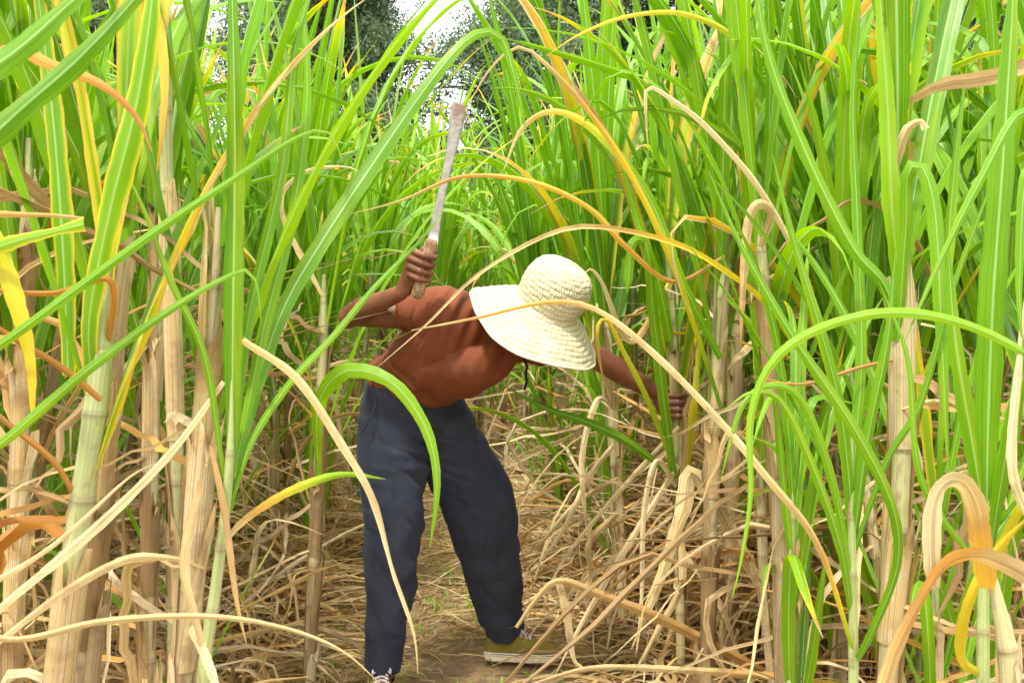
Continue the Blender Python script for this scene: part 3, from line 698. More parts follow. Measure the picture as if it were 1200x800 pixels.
    hero('dry broken cane low in the right stand, long straw blades reaching to the shoe',
         [(905, 812, 2.9), (912, 770, 2.9), (925, 700, 2.9)], .016, .014, (1., .9), 0, dryn=5, sheaths=1, seed=21, dL=(.4, .8),
         custom=[
            ([(916, 798, 2.88), (860, 768, 2.8), (780, 728, 2.75), (700, 695, 2.72), (655, 680, 2.7), (630, 700, 2.7), (605, 735, 2.7)], 13, [.66, .7, .72, .85], dict(rnd=.5, keel=.3, b=.7, pk=.5, tip=.3)),
            ([(1010, 806, 2.6), (900, 792, 2.6), (800, 785, 2.6), (700, 782, 2.6), (640, 796, 2.6), (600, 812, 2.6)], 9, [.4, .85, .85], dict(rnd=.6, keel=.3, b=.7)),
            ([(920, 740, 2.88), (820, 560, 2.85), (800, 600, 2.8), (770, 690, 2.78), (740, 760, 2.76)], 20, .85, dict(rnd=.75, keel=.2, b=.6, pk=.6)),
            ([(655, 682, 2.72), (664, 720, 2.72), (672, 770, 2.72), (682, 782, 2.72)], 10, .85, dict(rnd=.85, keel=.3, b=.8, tip=.3)),
         ])
    hero('leafy cane left of the worker with one broad blade hanging before the trousers',
         [(362, 800, 3.0), (366, 700, 3.0), (373, 560, 3.0), (378, 420, 3.0), (380, 320, 3.0)], .018, .015, (1., .4), 9, (.9, 1.4), (.028, .045), .2, .4, .55, .15, 9, .9, 22,
         custom=[
            ([(373, 560, 2.97), (372, 480, 2.5), (395, 440, 2.3), (425, 434, 2.28), (462, 450, 2.25), (492, 488, 2.24), (508, 530, 2.23), (512, 580, 2.22), (504, 640, 2.22)], 21, [0., .0, .05, .15], dict(rnd=.80, edge=.12, keel=.12, b=.4, pk=.55, tip=.06)),
            ([(379, 350, 2.95), (330, 250, 2.5), (350, 205, 2.4), (400, 195, 2.4), (430, 205, 2.4)], 8, .9, dict(rnd=.7, keel=.3)),
         ])
HEROES()
hero('low leafy green shoot left of the young fan-leaved shoot, narrow blades over the straw', [(925, 800, 2.15), (926, 720, 2.15), (928, 640, 2.15), (930, 560, 2.15)], .012, .006, (.5, .1), 11, (.5, .85), (.018, .030), 1.1, .9, .5, .0, 0, .4, 37, spread=.9, upright=.6)
hero('low leafy green shoot right of the tall cracked-sheath cane, narrow blades reaching low', [(1098, 800, 1.95), (1096, 720, 1.95), (1096, 650, 1.95), (1098, 570, 1.95)], .012, .006, (.5, .1), 11, (.7, 1.1), (.016, .030), .3, .9, .45, .08, 1, .4, 32, spread=.9, upright=.6)
hero('small dark green shoot low in the left stand behind the greyish green cane', [(200, 700, 2.5), (200, 640, 2.5), (202, 580, 2.5), (204, 520, 2.5)], .011, .006, (.5, .1), 9, (.6, 1.0), (.018, .030), .2, .9, .2, .05, 1, .4, 33, spread=.9, upright=.7)

# ================================================================== STAND BEHIND
PROTO_NEAR = [make_stool(100+i, 3, 1.30+.1*(i % 3), 14, 20, 3, 16, .17, 3, .52, (.028, .054), 8) for i in range(6)]
PROTO_FAR = [make_stool(200+i, 5, 1.42+.1*(i % 3), 15, 7, 3, 12, .30, 1, .66, (.026, .044), 5, .06) for i in range(6)]
used = set()
ZONES = {
 'l1': ('sugar cane with straw-coloured foot in the stand between the near left stalks and the worker', 'cane plants between the near left stalks and the worker'),
 'l2': ('slender green cane deeper in the left stand behind the raised arm and machete', 'cane plants deep in the left stand'),
 'r1': ('tall green cane with dry foot in the right stand close behind the reaching hand', 'cane plants close behind the reaching hand'),
 'r2': ('green cane deeper in the right stand under the dark background trees', 'cane plants deep in the right stand'),
 'c': ('small-looking far green cane closing the end of the path above the straw hat', 'cane plants closing the end of the path'),
 'rn': ('green cane among the near stalks of the right stand, some leaves leaving the picture', 'cane plants among the near right stalks'),
}
def place(protos, x, y, zone, sc):
    p = protos[int(rng.integers(len(protos)))]
    if id(p) in used: o = copy_tree(p)
    else: o = p; used.add(id(p))
    o.location = (x, y, 0); o.rotation_euler = (0, 0, rng.uniform(0, 6.28)); o.scale = (sc, sc, sc*rng.uniform(.94, 1.08))
    tag(o, ZONES[zone][0], 'sugar cane', ZONES[zone][1])
count = 0
pts = []
def try_pt(x, y, md):
    for (a, b) in pts:
        if (a-x)**2+(b-y)**2 < md*md: return False
    pts.append((x, y)); return True
# rows: left edge of the path and right edge of the path, then the depth of the stands
def corridor(y): return (-.98+.055*y, .46-.04*y) if y < 7.6 else (0, 0)
for y0 in np.arange(2.3, 19, .25):
    k = 0
    step = .34 if y0 < 5 else (.5 if y0 < 9 else .75)
    for x0 in np.arange(-9, 9, step):
        y = y0+rng.uniform(-.12, .12); x = x0+rng.uniform(-.2, .2)
        if abs(x)/y > .60+.15/y: continue
        lo, hi = corridor(y)
        if y < 7.6 and lo < x < hi: continue
        if y < 2.7 and abs(x) < .95: continue
        if y < 3.9 and -1.25 < x < .6: continue
        dl = (lo-x) if x < 0 else (x-hi)
        if dl > 2.6+.25*y and y < 12: continue
        if not try_pt(x, y, .40 if y < 4.5 else (.55 if y < 8 else .8)): continue
        if y > 6.5 and abs(x) < 2.6: szf = .98
        else: szf = 1.
        if y > 8.5: z = 'c' if abs(x) < 1.6 else ('l2' if x < 0 else 'r2')
        elif x < 0: z = 'l1' if y < 5 else 'l2'
        else: z = 'r1' if y < 5 else 'r2'
        if y < 3 and x > .9: z = 'rn'
        place(PROTO_NEAR if y < 6.5 else PROTO_FAR, x, y, z, rng.uniform(.88, 1.16)*szf)
        count += 1
print('cane stools', count)

# ================================================================== GROUND, LITTER, WEEDS
def ground():
    n = 120
    def warp(t): return np.sign(t)*(abs(t)**2.6)*160
    t = np.linspace(-1, 1, n); X, Y = np.meshgrid(warp(t), warp(t)+4)
    Z = np.array([[.022*mnoise.noise(Vector((x*.9, y*.9, 0)))+.010*mnoise.noise(Vector((x*4, y*4, 3))) if abs(x) < 20 and abs(y) < 25 else 0 for x, y in zip(a, b)] for a, b in zip(X, Y)])
    v = np.stack([X, Y, Z-.01], -1).reshape(-1, 3)
    i = np.arange(n-1)[:, None]*n+np.arange(n-1)[None, :]
    f = np.stack([i, i+1, i+n+1, i+n], -1).reshape(-1, 4)
    m = MB(); m.add(v, f); o = m.build('ground', SOIL); tag(o, kind='structure')
ground()

def litter():
    g = np.random.default_rng(5); m = MB()
    for k in range(11000):
        y = g.uniform(2.4, 11)**1.0 if k % 3 else g.uniform(2.6, 5.5)
        x = g.uniform(-1.9, 1.6)
        lo, hi = -.75, .25
        inside = lo < x < hi
        if inside and g.random() < .1: continue
        L = g.uniform(.03, .16) if inside else g.uniform(.15, .6)
        if -.22 < x < .36 and 2.9 < y < 3.56: continue
        az = g.uniform(0, 6.28); n = 6
        s = np.linspace(0, 1, n)
        a = az+g.normal()*.8*s
        z = g.uniform(.004, .02)+(0 if inside else g.uniform(0, .06))+g.uniform(0, .05)*np.sin(s*math.pi)*(L > .15)
        P = np.stack([x+np.cumsum(np.cos(a))*L/n, y+np.cumsum(np.sin(a))*L/n, z+0*s], 1)
        strip(m, P, wprof(n, g.uniform(.003, .010) if inside else g.uniform(.006, .02), .7, .3), [-math.sin(az), math.cos(az), g.normal()*.4], g.uniform(.1, .5), 3,
              float(g.random()**1.5), g.uniform(.72, 1.0), 0, g.normal(), 0, int(g.integers(99)))
    tag(m.build('dry_leaf_litter', LEAF), 'dry straw-coloured cane leaf litter scattered over the brown soil of the path', 'leaf litter', kind='stuff')
    m = MB(); g = np.random.default_rng(8)
    # arching heaps of shed leaves at the foot of both stands
    for k in range(4200):
        if k % 5 < 3: x = g.uniform(.22, 1.3); y = g.uniform(2.75, 5.2); away = math.pi
        else: x = g.uniform(-2.2, -.8); y = g.uniform(2.6, 6.5); away = 0
        if x > 0 and y < 3.6: x = .55+abs(x)*.7; y += .3
        az = away+g.normal()*1.1
        dist = abs(x-(.25 if x > 0 else -.85))
        h = g.uniform(.03, .14+.52*min(1, dist/.40))*(.6+.4*g.random())
        dry_leaf_geo(m, np.array([x, y, h]), az, g, 3, 12, g.uniform(.25, .40 if (x < .85 and x > 0 and y < 3.8) else .95), (.005, .020), .006, .85, True)
    tag(m.build('shed_leaf_heap', LEAF), 'tangled heap of shed straw leaves arching out from the feet of the canes', 'dry leaves', kind='stuff')
    m = MB(); g = np.random.default_rng(9)
    for k in range(2600):
        c = k % 90; gg = np.random.default_rng(c)
        cx, cy = gg.uniform(-1.0, .6), gg.uniform(3.0, 7.5)
        x, y = cx+g.normal()*.11, cy+g.normal()*.14; az = g.uniform(0, 6.28)
        P, side = leafpath((x, y, 0), az, g.uniform(.2, 1.2), g.uniform(.02, .06), g.uniform(.2, 1), 1, 4)
        strip(m, P, wprof(4, g.uniform(.004, .012), .5, .1, .5), side, .1, 3, g.uniform(.3, .9), 0, 0)
    tag(m.build('weeds', LEAF), 'small bright green weeds sprouting through the trodden soil', 'weeds', kind='stuff')
litter()

# ================================================================== BACKGROUND TREES
def make_tree(seed, H, cw, kind):
    g = np.random.default_rng(seed); root = empty('tree', (0, 0, 0))
    m = MB(); P = spline([(0, 0, -.1), (.2*g.normal(), .2*g.normal(), H*.4), (.4*g.normal(), .4*g.normal(), H*.75), (.5*g.normal(), .3*g.normal(), H*.97)], 12)
    tube(m, P, np.linspace(.24, .04, 12), 8)
    cl = []
    nb = 26
    for k in range(nb):
        t = .25+.72*(k+.5)/nb; p = P[int(t*11)]; az = g.uniform(0, 6.28)
        reach = cw*(1.15-t)*g.uniform(.6, 1.1) if kind == 0 else cw*math.sin(math.pi*min(1, (t-.15)*1.15))*g.uniform(.5, 1.1)
        e = p+np.array([math.cos(az)*reach, math.sin(az)*reach, g.uniform(.1, .5)*reach])
        q = (p+e)/2+[0, 0, .12*reach]
        B = spline([p, q, e], 6); tube(m, B, np.linspace(.07, .015, 6), 5, cap=False)
        for s in np.linspace(.35, 1, 6):
            c = B[int(s*5)]
            cl.append((c+g.normal(size=3)*.25, g.uniform(.35, .85)))
    m.build('trunk', BARK, root)
    V = []; C = []
    for (c, r) in cl:
        n = int(330*r/.5)
        d = g.normal(size=(n, 3)); d = d/np.linalg.norm(d, axis=1)[:, None]*(r*g.random(n)**.45)[:, None]*np.array([1.2, 1.2, .75])
        p = c+d; a = nrm(g.normal(size=(n, 3))); b = nrm(np.cross(a, g.normal(size=(n, 3))))
        s = g.uniform(.028, .062, n)[:, None]
        V.append(np.stack([p-a*s*1.5, p+b*s*.45, p+a*s*1.5, p-b*s*.45], 1).reshape(-1, 3))
        C.append(np.repeat(np.clip(g.uniform(.1, .8)+g.normal(size=n)*.2, 0, 1), 4))
    V = np.concatenate(V); C = np.concatenate(C); C = np.stack([C, C, C], 1)
    m = MB(); m.add(V, np.arange(len(V)).reshape(-1, 4), None, C); m.build('crown', TLEAF, root)
    return root
TREES = [make_tree(31, 11, 3.0, 0), make_tree(32, 10, 2.8, 1), make_tree(33, 12, 3.2, 0)]
spots = [(400, 32, 1, .95, 'dark tree behind the cane, left of the white sky gap'),
         (446, 33, 0, .90, 'dusky conifer-like tree touching the left side of the white sky gap'),
         (330, 36, 2, .9, 'tree glimpsed through leaves between the broad upright leaf and the sky gap'),
         (205, 38, 1, .62, 'low tree glimpsed in the bright gap at the upper left behind tall leaves'),
         (610, 34, 1, .84, 'loose leafed tree with sky showing through, right under the white sky gap'),
         (672, 29, 2, .95, 'dark grey-green tree just right of the white sky gap'),
         (560, 46, 0, .60, 'small distant tree low in the white sky gap above the machete tip'),
         (596, 41, 2, .70, 'hazy tree filling the gap low behind the machete and the hat'),
         (512, 43, 1, .60, 'pale far tree low between the dusky tree and the machete'),
         (735, 33, 0, 1.0, 'tree mostly hidden behind the tall bright leaves of the right stand'),
         (840, 31, 1, 1.0, 'tree glimpsed between bright leaves near the bleached bent blade'),
         (955, 28, 2, .95, 'dark tree with sky specks left of the tall pale leaf at the right'),
         (1040, 33, 0, 1.0, 'dark tree directly behind the tall grey-green cane at the right'),
         (1110, 27, 1, .95, 'dark open-crowned tree right of the tall grey-green cane'),
         (1190, 31, 2, 1.0, 'rightmost dark tree behind the broad upright leaf'),
         (60, 33, 0, .9, 'leftmost tree behind the wide dark leaves of the upper left corner'),
         (-20, 28, 2, .8, 'tree beyond the left border of the picture'),
         (140, 31, 1, .8, 'tree hidden behind the yellow-edged leaves at the upper left')]
ut = set()
for (px, D, k, s, lab) in spots:
    s = s*1.5
    o = TREES[k] if k not in ut else copy_tree(TREES[k]); ut.add(k)
    o.location = ((px-600)/F*D, D, 0); o.rotation_euler = (0, 0, rng.uniform(0, 6.28)); o.scale = (s, s, s)
    tag(o, lab, 'tree', 'trees beyond the cane field')

# ================================================================== THE WORKER
def loft(path, rx, ry, ref, n=28, K=24, ends=.45):
    """closed body of elliptical rings along path; rx lies along ref (made square to the path)"""
    P = spline(path, n); k = np.linspace(0, 1, len(path)); q = np.linspace(0, 1, n)
    # radii follow arc length
    pl = np.concatenate([[0], np.cumsum(np.linalg.norm(np.diff(np.asarray(path, float), axis=0), axis=1))]); pl /= pl[-1]
    X = np.interp(q, pl, rx); Y = np.interp(q, pl, ry)
    T = nrm(np.gradient(P, axis=0)); A = np.asarray(ref, float)
    if A.ndim == 1: A = np.tile(A, (n, 1))
    else: A = np.stack([np.interp(q, pl, A[:, j]) for j in range(3)], 1)
    A = nrm(A-(A*T).sum(1)[:, None]*T); B = np.cross(T, A)
    # rounded ends
    e2 = ends if ends > .2 else .0
    P = np.vstack([P[0]-T[0]*(min(X[0], Y[0])*ends+.0005), P, P[-1]+T[-1]*(min(X[-1], Y[-1])*ends+.0005)])
    X = np.r_[X[0]*.55, X, X[-1]*.55]; Y = np.r_[Y[0]*.55, Y, Y[-1]*.55]; A = np.vstack([A[0], A, A[-1]]); B = np.vstack([B[0], B, B[-1]]); n += 2
    an = np.linspace(0, 2*math.pi, K, endpoint=False)
    V = P[:, None]+A[:, None]*(np.cos(an)[None, :]*X[:, None])[:, :, None]+B[:, None]*(np.sin(an)[None, :]*Y[:, None])[:, :, None]
    V = np.vstack([V.reshape(-1, 3), P[0], P[-1]])
    f = []
    for i in range(n-1):
        for j in range(K): f.append((i*K+j, i*K+(j+1) % K, (i+1)*K+(j+1) % K, (i+1)*K+j))
    a, b = n*K, n*K+1
    for j in range(K):
        f.append((a, (j+1) % K, j)); f.append((b, (n-1)*K+j, (n-1)*K+(j+1) % K))
    return V, f
def ball(c, r, axes=None, K=20):
    th = np.linspace(0, math.pi, K//2+1)[1:-1]; an = np.linspace(0, 2*math.pi, K, endpoint=False)
    V = np.stack([np.outer(np.sin(th), np.cos(an)), np.outer(np.sin(th), np.sin(an)), np.outer(np.cos(th), np.ones(K))], -1).reshape(-1, 3)
    V = np.vstack([V, [0, 0, 1], [0, 0, -1]])*np.asarray(r, float)
    if axes is not None: V = V@np.asarray(axes, float)
    V = V+np.asarray(c, float); n = len(th); f = []
    for i in range(n-1):
        for j in range(K): f.append((i*K+j, (i+1)*K+j, (i+1)*K+(j+1) % K, i*K+(j+1) % K))
    for j in range(K):
        f.append((n*K, j, (j+1) % K)); f.append((n*K+1, (n-1)*K+(j+1) % K, (n-1)*K+j))
    return V, f
def merge(name, prims, voxel, mat, parent, org, smooth=4, disp=None):
    """union of overlapping closed bodies as ONE continuous skin"""
    V = []; Fs = []; n = 0
    for v, f in prims:
        V.append(v); Fs += [tuple(i+n for i in q) for q in f]; n += len(v)
    V = np.concatenate(V)-np.asarray(org)
    me = bpy.data.meshes.new(name); me.from_pydata([tuple(x) for x in V], [], Fs); me.update()
    o = bpy.data.objects.new(name, me); COL.objects.link(o)
    m = o.modifiers.new('r', 'REMESH'); m.mode = 'VOXEL'; m.voxel_size = voxel; m.use_smooth_shade = True
    s = o.modifiers.new('s', 'SMOOTH'); s.iterations = smooth; s.factor = .5
    dg = bpy.context.evaluated_depsgraph_get(); ev = o.evaluated_get(dg)
    nm = bpy.data.meshes.new_from_object(ev, depsgraph=dg)
    o.modifiers.clear(); o.data = nm; bpy.data.meshes.remove(me); nm.name = name
    if disp is not None:
        k = len(nm.vertices); co_ = np.empty(k*3, np.float32); nm.vertices.foreach_get('co', co_); co_ = co_.reshape(-1, 3)
        no = np.array([v.normal[:] for v in nm.vertices])
        co_ = co_+no*disp(co_+np.asarray(org), no)[:, None]
        nm.vertices.foreach_set('co', co_.astype(np.float32).ravel()); nm.update()
    nm.shade_smooth(); nm.materials.clear(); nm.materials.append(mat)
    if parent is not None: o.parent = parent
    else: o.location = tuple(org)
    return o
def fold(p, d, freq, warp, seed, sharp=2.0):
    zs = .45 if abs(d[2]) < .5 else 1.0
    """cloth folds: ridges running square to direction d, broken up by noise"""
    x = p@nrm(d); w = np.array([mnoise.noise(Vector((a*4, b*4, c*4*zs+seed))) for a, b, c in p])
    q = np.sin(x*freq+w*warp)
    a = np.array([mnoise.noise(Vector((a*7, b*7, c*7*zs+seed+9))) for a, b, c in p])
    return np.sign(q)*np.abs(q)**sharp*np.clip(.5+1.4*a, 0, 1)

def crease(p, d, freq, warp, seed, k=7.):
    """narrow pulled creases, deep in the middle and dying out"""
    x = p@nrm(d); w = np.array([mnoise.noise(Vector((a*4, b*4, c*4+seed))) for a, b, c in p])
    m_ = np.array([mnoise.noise(Vector((a*6, b*6, c*6+seed+5))) for a, b, c in p])
    s = np.sin(x*freq*.5+w*warp)
    return (.35-np.exp(-s*s*k))*np.clip(.25+1.8*m_, 0, 1)

PB = np.array([-.30, 3.15, 0.])         # the point on the soil under the hips
person = empty('person', PB); tag(person, 'person in straw hat, rust T-shirt and navy trousers bending to grasp a cane', 'person')

sp = nrm([.58, -.60, .54]); lat = nrm([.72, .60, -.36]); belly = -np.cross(sp, lat)
HC = W(638, 366, 2.77)                  # middle of the head
hat_up = nrm([.46, -.40, .84]); HATC = HC+nrm([.30, -.36, .88])*.026
HC = HATC-hat_up*.052
hu = nrm([.42, -.38, .84])              # crown of the head
hf = nrm([.55, -.62, -.50]); hf = nrm(hf-np.dot(hf, hu)*hu); hr = np.cross(hf, hu)
shR = W(517, 362, 2.83); shL = W(604, 398, 3.0); elR = W(410, 370, 2.88); wrR = W(472, 342, 2.72)
elL = W(700, 419, 3.07); wrL = W(768, 460, 3.13)
neck = W(577, 378, 2.88)

def hand(palm_c, a, c, r, wrist, grip_r, side, org, parent):
    """a hand gripping a bar. a: bar direction (thumb end), c: from the bar towards the knuckles' front, r: from the
    knuckles towards the finger tips"""
    pr = []; nails = []
    offs = (.033, .0115, -.0105, -.0315); lens = (.97, 1.06, 1.0, .84)
    for t, l in zip(offs, lens):
        o = palm_c+a*t
        g_ = grip_r
        mcp = o-r*(g_+.030)*l+c*(g_*.1)
        pip = o-r*.004+c*(g_+.015)+a*.001
        dip = o+r*(g_+.011)+c*(g_*.35)
        tip = o+r*(g_*.55)-c*(g_*.75+.004)
        pr.append(loft([mcp, (mcp+pip)/2+c*.004, pip], [.0108, .0088, .0095], [.0108, .0088, .0095], a, 9, 12))
        pr.append(loft([pip, (pip+dip)/2+c*.003+r*.003, dip], [.0093, .0080, .0083], [.0093, .0080, .0083], a, 9, 12))
        pr.append(loft([dip, tip], [.0082, .0068], [.0082, .0066], a, 6, 12))
        pr.append(ball(mcp, (.0115, .0115, .0115), None, 12)); pr.append(ball(pip, (.0099,)*3, None, 12))
        pr.append(loft([wrist+(mcp-wrist)*.12+a*t*.5, (wrist+mcp)/2-c*.002+a*t*.3, mcp], [.014, .014, .0115], [.013, .013, .011], a, 9, 12))
        nails.append((dip*.35+tip*.65+r*.0062, a, nrm(tip-dip)))
    # heel of the hand and thumb
    heel = palm_c-r*(grip_r+.012)-c*(grip_r*.8)
    pr.append(loft([wrist, (wrist+heel)/2, heel, heel+a*.01], [.023, .027, .028, .02], [.017, .018, .014, .01], a, 12, 16))
    t0 = wrist*.55+heel*.45+a*.016-c*.004; t1 = palm_c-r*(grip_r+.006)-c*(grip_r+.012)+a*.038
    t2 = palm_c-c*(grip_r+.014)+a*.046+r*.004; t3 = palm_c+r*(grip_r+.006)-c*(grip_r*.6)+a*.046
    pr.append(loft([t0, t1], [.015, .0125], [.014, .012], a, 9, 12)); pr.append(loft([t1, t2], [.0122, .0105], [.0115, .0098], a, 9, 12))
    pr.append(loft([t2, t3], [.0105, .0075], [.0095, .0068], a, 8, 12)); pr.append(ball(t1, (.0125,)*3, None, 12)); pr.append(ball(t2, (.0105,)*3, None, 12))
    nails.append((t2*.2+t3*.8+a*.006, c, nrm(t3-t2)))
    return pr, nails

# right hand on the handle: bar runs from the butt to the blade
hb, ht = W(489, 347, 2.70), W(505, 285, 2.665)
aR = nrm(ht-hb); GC = hb*.44+ht*.56
cR = nrm(np.array([-.15, -1, .0])-np.dot([-.15, -1, 0], aR)*aR); rR = nrm(np.cross(aR, cR)); rR = rR if rR[0] > 0 else -rR
hpR, nlR = hand(GC, aR, cR, rR, wrR, .0135, 1, PB, person)
# left hand round the cane
cb, ct = W(794.0, 520, 3.17), W(792.2, 440, 3.17)
aL = nrm(ct-cb); LC = W(793, 475, 3.17)
cL = nrm(np.array([.1, -1, 0])-np.dot([.1, -1, 0], aL)*aL); rL = np.array([1., .1, 0]); rL = nrm(rL-np.dot(rL, aL)*aL)
hpL, nlL = hand(LC, aL, cL, rL, wrL, .0165, -1, PB, person)

body = []
# arms
body.append(loft([shR+lat*.01, (shR*.6+elR*.4)+[0, 0, -.008], elR*.85+shR*.15, elR], [.046, .041, .035, .031], [.046, .038, .033, .030], [0, 0, 1], 20))
body.append(ball(elR+[-.004, 0, -.006], (.030, .030, .031)))
body.append(loft([elR, elR*.72+wrR*.28+[0, 0, .002], elR*.3+wrR*.7, wrR], [.031, .036, .026, .0215], [.030, .033, .0215, .0175], aR, 20))
body.append(loft([shL, shL*.6+elL*.4, elL], [.048, .042, .037], [.048, .042, .036], [0, 0, 1], 18))
body.append(ball(elL, (.036,)*3))
body.append(loft([elL, elL*.7+wrL*.3, elL*.25+wrL*.75, wrL], [.037, .039, .031, .025], [.036, .036, .027, .020], aL, 20))
body += hpR+hpL
# trunk inside the shirt
w0 = W(486, 462, 3.12)
trunk = [W(484, 478, 3.14), W(492, 452, 3.09), W(512, 424, 3.0), W(537, 400, 2.94), W(560, 384, 2.90)]
body.append(loft(trunk, [.125, .115, .125, .145, .12], [.085, .075, .085, .095, .07], lat, 24))
body.append(loft([shR*.8+shL*.2, (shR+shL)/2+sp*.02, shL*.8+shR*.2], [.055, .06, .055], [.055, .06, .055], sp, 14))
body.append(loft([neck-sp*.03, neck*.5+HC*.5-hu*.03, HC-hu*.05-hf*.01], [.062, .052, .052], [.058, .050, .052], lat, 14))
# head: skull, jaw, nose, lips, brows, ears
body.append(ball(HC+hu*.015-hf*.012, (.074, .094, .090), [hr, hf, hu], 28))
body.append(loft([HC+hu*.02+hf*.045, HC-hu*.045+hf*.048, HC-hu*.092+hf*.055], [.058, .052, .026], [.042, .040, .026], hr, 14))
body.append(loft([HC+hu*.012+hf*.092, HC-hu*.012+hf*.103, HC-hu*.022+hf*.104], [.008, .012, .017], [.010, .013, .011], hr, 8, 12))
body.append(ball(HC-hu*.046+hf*.090, (.023, .010, .006), [hr, hf, hu], 14)); body.append(ball(HC-hu*.056+hf*.088, (.020, .010, .007), [hr, hf, hu], 14))
for s in (-1, 1):
    body.append(ball(HC+hu*.030+hf*.080+hr*s*.032, (.022, .010, .006), [hr, hf, hu], 14))
    body.append(ball(HC-hu*.018+hf*.066+hr*s*.040, (.022, .020, .018), [hr, hf, hu], 14))
    body.append(ball(HC-hu*.004-hf*.006+hr*s*.077, (.008, .018, .030), [hr, hf, hu], 14))
# legs inside the trousers
hipR, kneR, ankR = W(458, 492, 3.09), W(462, 625, 3.03), W(450, 790, 3.08)
hipL, kneL, ankL = W(520, 500, 3.2), W(574, 605, 3.2), W(592, 742, 3.40)
for h_, k_, a_ in ((hipR, kneR, ankR), (hipL, kneL, ankL)):
    body.append(loft([h_, (h_+k_)/2, k_, k_*.7+a_*.3, a_], [.082, .070, .054, .052, .034], [.082, .070, .054, .052, .036], [1, 0, 0], 24))
b = merge('body', body, .0031, SKIN, person, PB, 2)
nm_ = MB()
for (p, a_, t_) in nlR+nlL:
    pass
# ---- eyes and hair (mostly under the hat)
for s in (-1, 1):
    m = MB(); V, f_ = ball(HC+hu*.013+hf*.0815+hr*s*.032, (.0125, .0125, .0105), [hr, hf, hu], 16)
    q = [x for x in f_ if len(x) == 4]; t = [x for x in f_ if len(x) == 3]; m.add(V, q); m.f.append(np.asarray(t)); m.build('eye', EYE, person, PB)
    m = MB(); V, f_ = ball(HC+hu*.012+hf*.092+hr*s*.032, (.0055, .003, .0055), [hr, hf, hu], 12)
    q = [x for x in f_ if len(x) == 4]; t = [x for x in f_ if len(x) == 3]; m.add(V, q); m.f.append(np.asarray(t)); m.build('iris', CORD, person, PB)
merge('hair', [ball(HC+hu*.020-hf*.012, (.079, .088, .090), [hr, hf, hu], 28), ball(HC-hu*.02-hf*.055, (.050, .036, .045), [hr, hf, hu], 20)], .006, HAIR, person, PB, 2,
      lambda p, n: np.array([.003*mnoise.noise(Vector(tuple(x*90))) for x in p]))

# ---- shirt
sh = []
st = [W(481, 451, 3.10), W(494, 440, 3.06), W(514, 419, 2.99), W(538, 398, 2.925), W(556, 384, 2.895), W(572, 374, 2.88)]
sh.append(loft(st, [.150, .146, .148, .158, .150, .09], [.104, .108, .116, .118, .092, .062], lat, 30, 32))
sh.append(loft([W(505, 446, 3.0), W(535, 440, 2.9), W(560, 433, 2.84), W(600, 411, 2.87)], [.12, .100, .078, .045], [.055, .062, .052, .022], lat, 18, 24))
sh.append(loft([shR*.72+shL*.28+sp*.0, shR+[0, 0, .0], shR*.72+elR*.28, shR*.56+elR*.44], [.074, .067, .056, .049], [.072, .063, .053, .047], [0, 0, 1], 20, 24, .03))
sh.append(loft([shL*.7+shR*.3, shL, shL*.62+elL*.38], [.075, .070, .058], [.075, .068, .055], [0, 0, 1], 16))
def shirt_disp(p, n):
    dR = ((p-shR)**2).sum(1); dW = ((p-W(478, 442, 3.05))**2).sum(1)
    a = .0050*fold(p, [.95, -.2, -.35], 170, 4, 1, 1.2)*np.exp(-dR/.018)*1.5
    b_ = .0060*fold(p, [.85, .1, -.35], 80, 5, 4, 1.6)
    c_ = .0060*fold(p, sp, 110, 4, 7, 1.3)*np.exp(-dW/.02)*1.4
    k1 = .0085*crease(p, [.93, -.2, -.4], 170, 3, 51)*np.exp(-(((p-(shR*.8+elR*.2))**2).sum(1))/.012)
    k2 = .0085*crease(p, [.5, .1, .85], 80, 5, 53)*np.exp(-(((p-W(500, 420, 2.95))**2).sum(1))/.03)
    return .9*(a+b_+c_)+k1+k2
merge('shirt', sh, .0047, SHIRT, person, PB, 3, shirt_disp)
# collar and sleeve hems: thin rolled edges
def ring_tube(c, ax, ref, rx, ry, th, mat, name):
    ax = nrm(ax); A = nrm(np.asarray(ref)-np.dot(ref, ax)*ax); B = np.cross(ax, A)
    an = np.linspace(0, 2*math.pi, 49); P = c+A*(np.cos(an)*rx)[:, None]+B*(np.sin(an)*ry)[:, None]
    m = MB(); tube(m, P, th, 6, (.5, .5, 0), cap=False); m.build(name, mat, person, PB)
ring_tube(W(576, 372, 2.88), sp, lat, .072, .062, .006, SHIRT, 'collar')
slv = shR*.575+elR*.425
ring_tube(slv, elR-shR, [0, 0, 1], .0525, .0505, .0032, SHIRT, 'sleeve_hem')
ring_tube(W(480, 452, 3.103), sp, lat, .1495, .1045, .0042, SHIRT, 'bottom_hem')

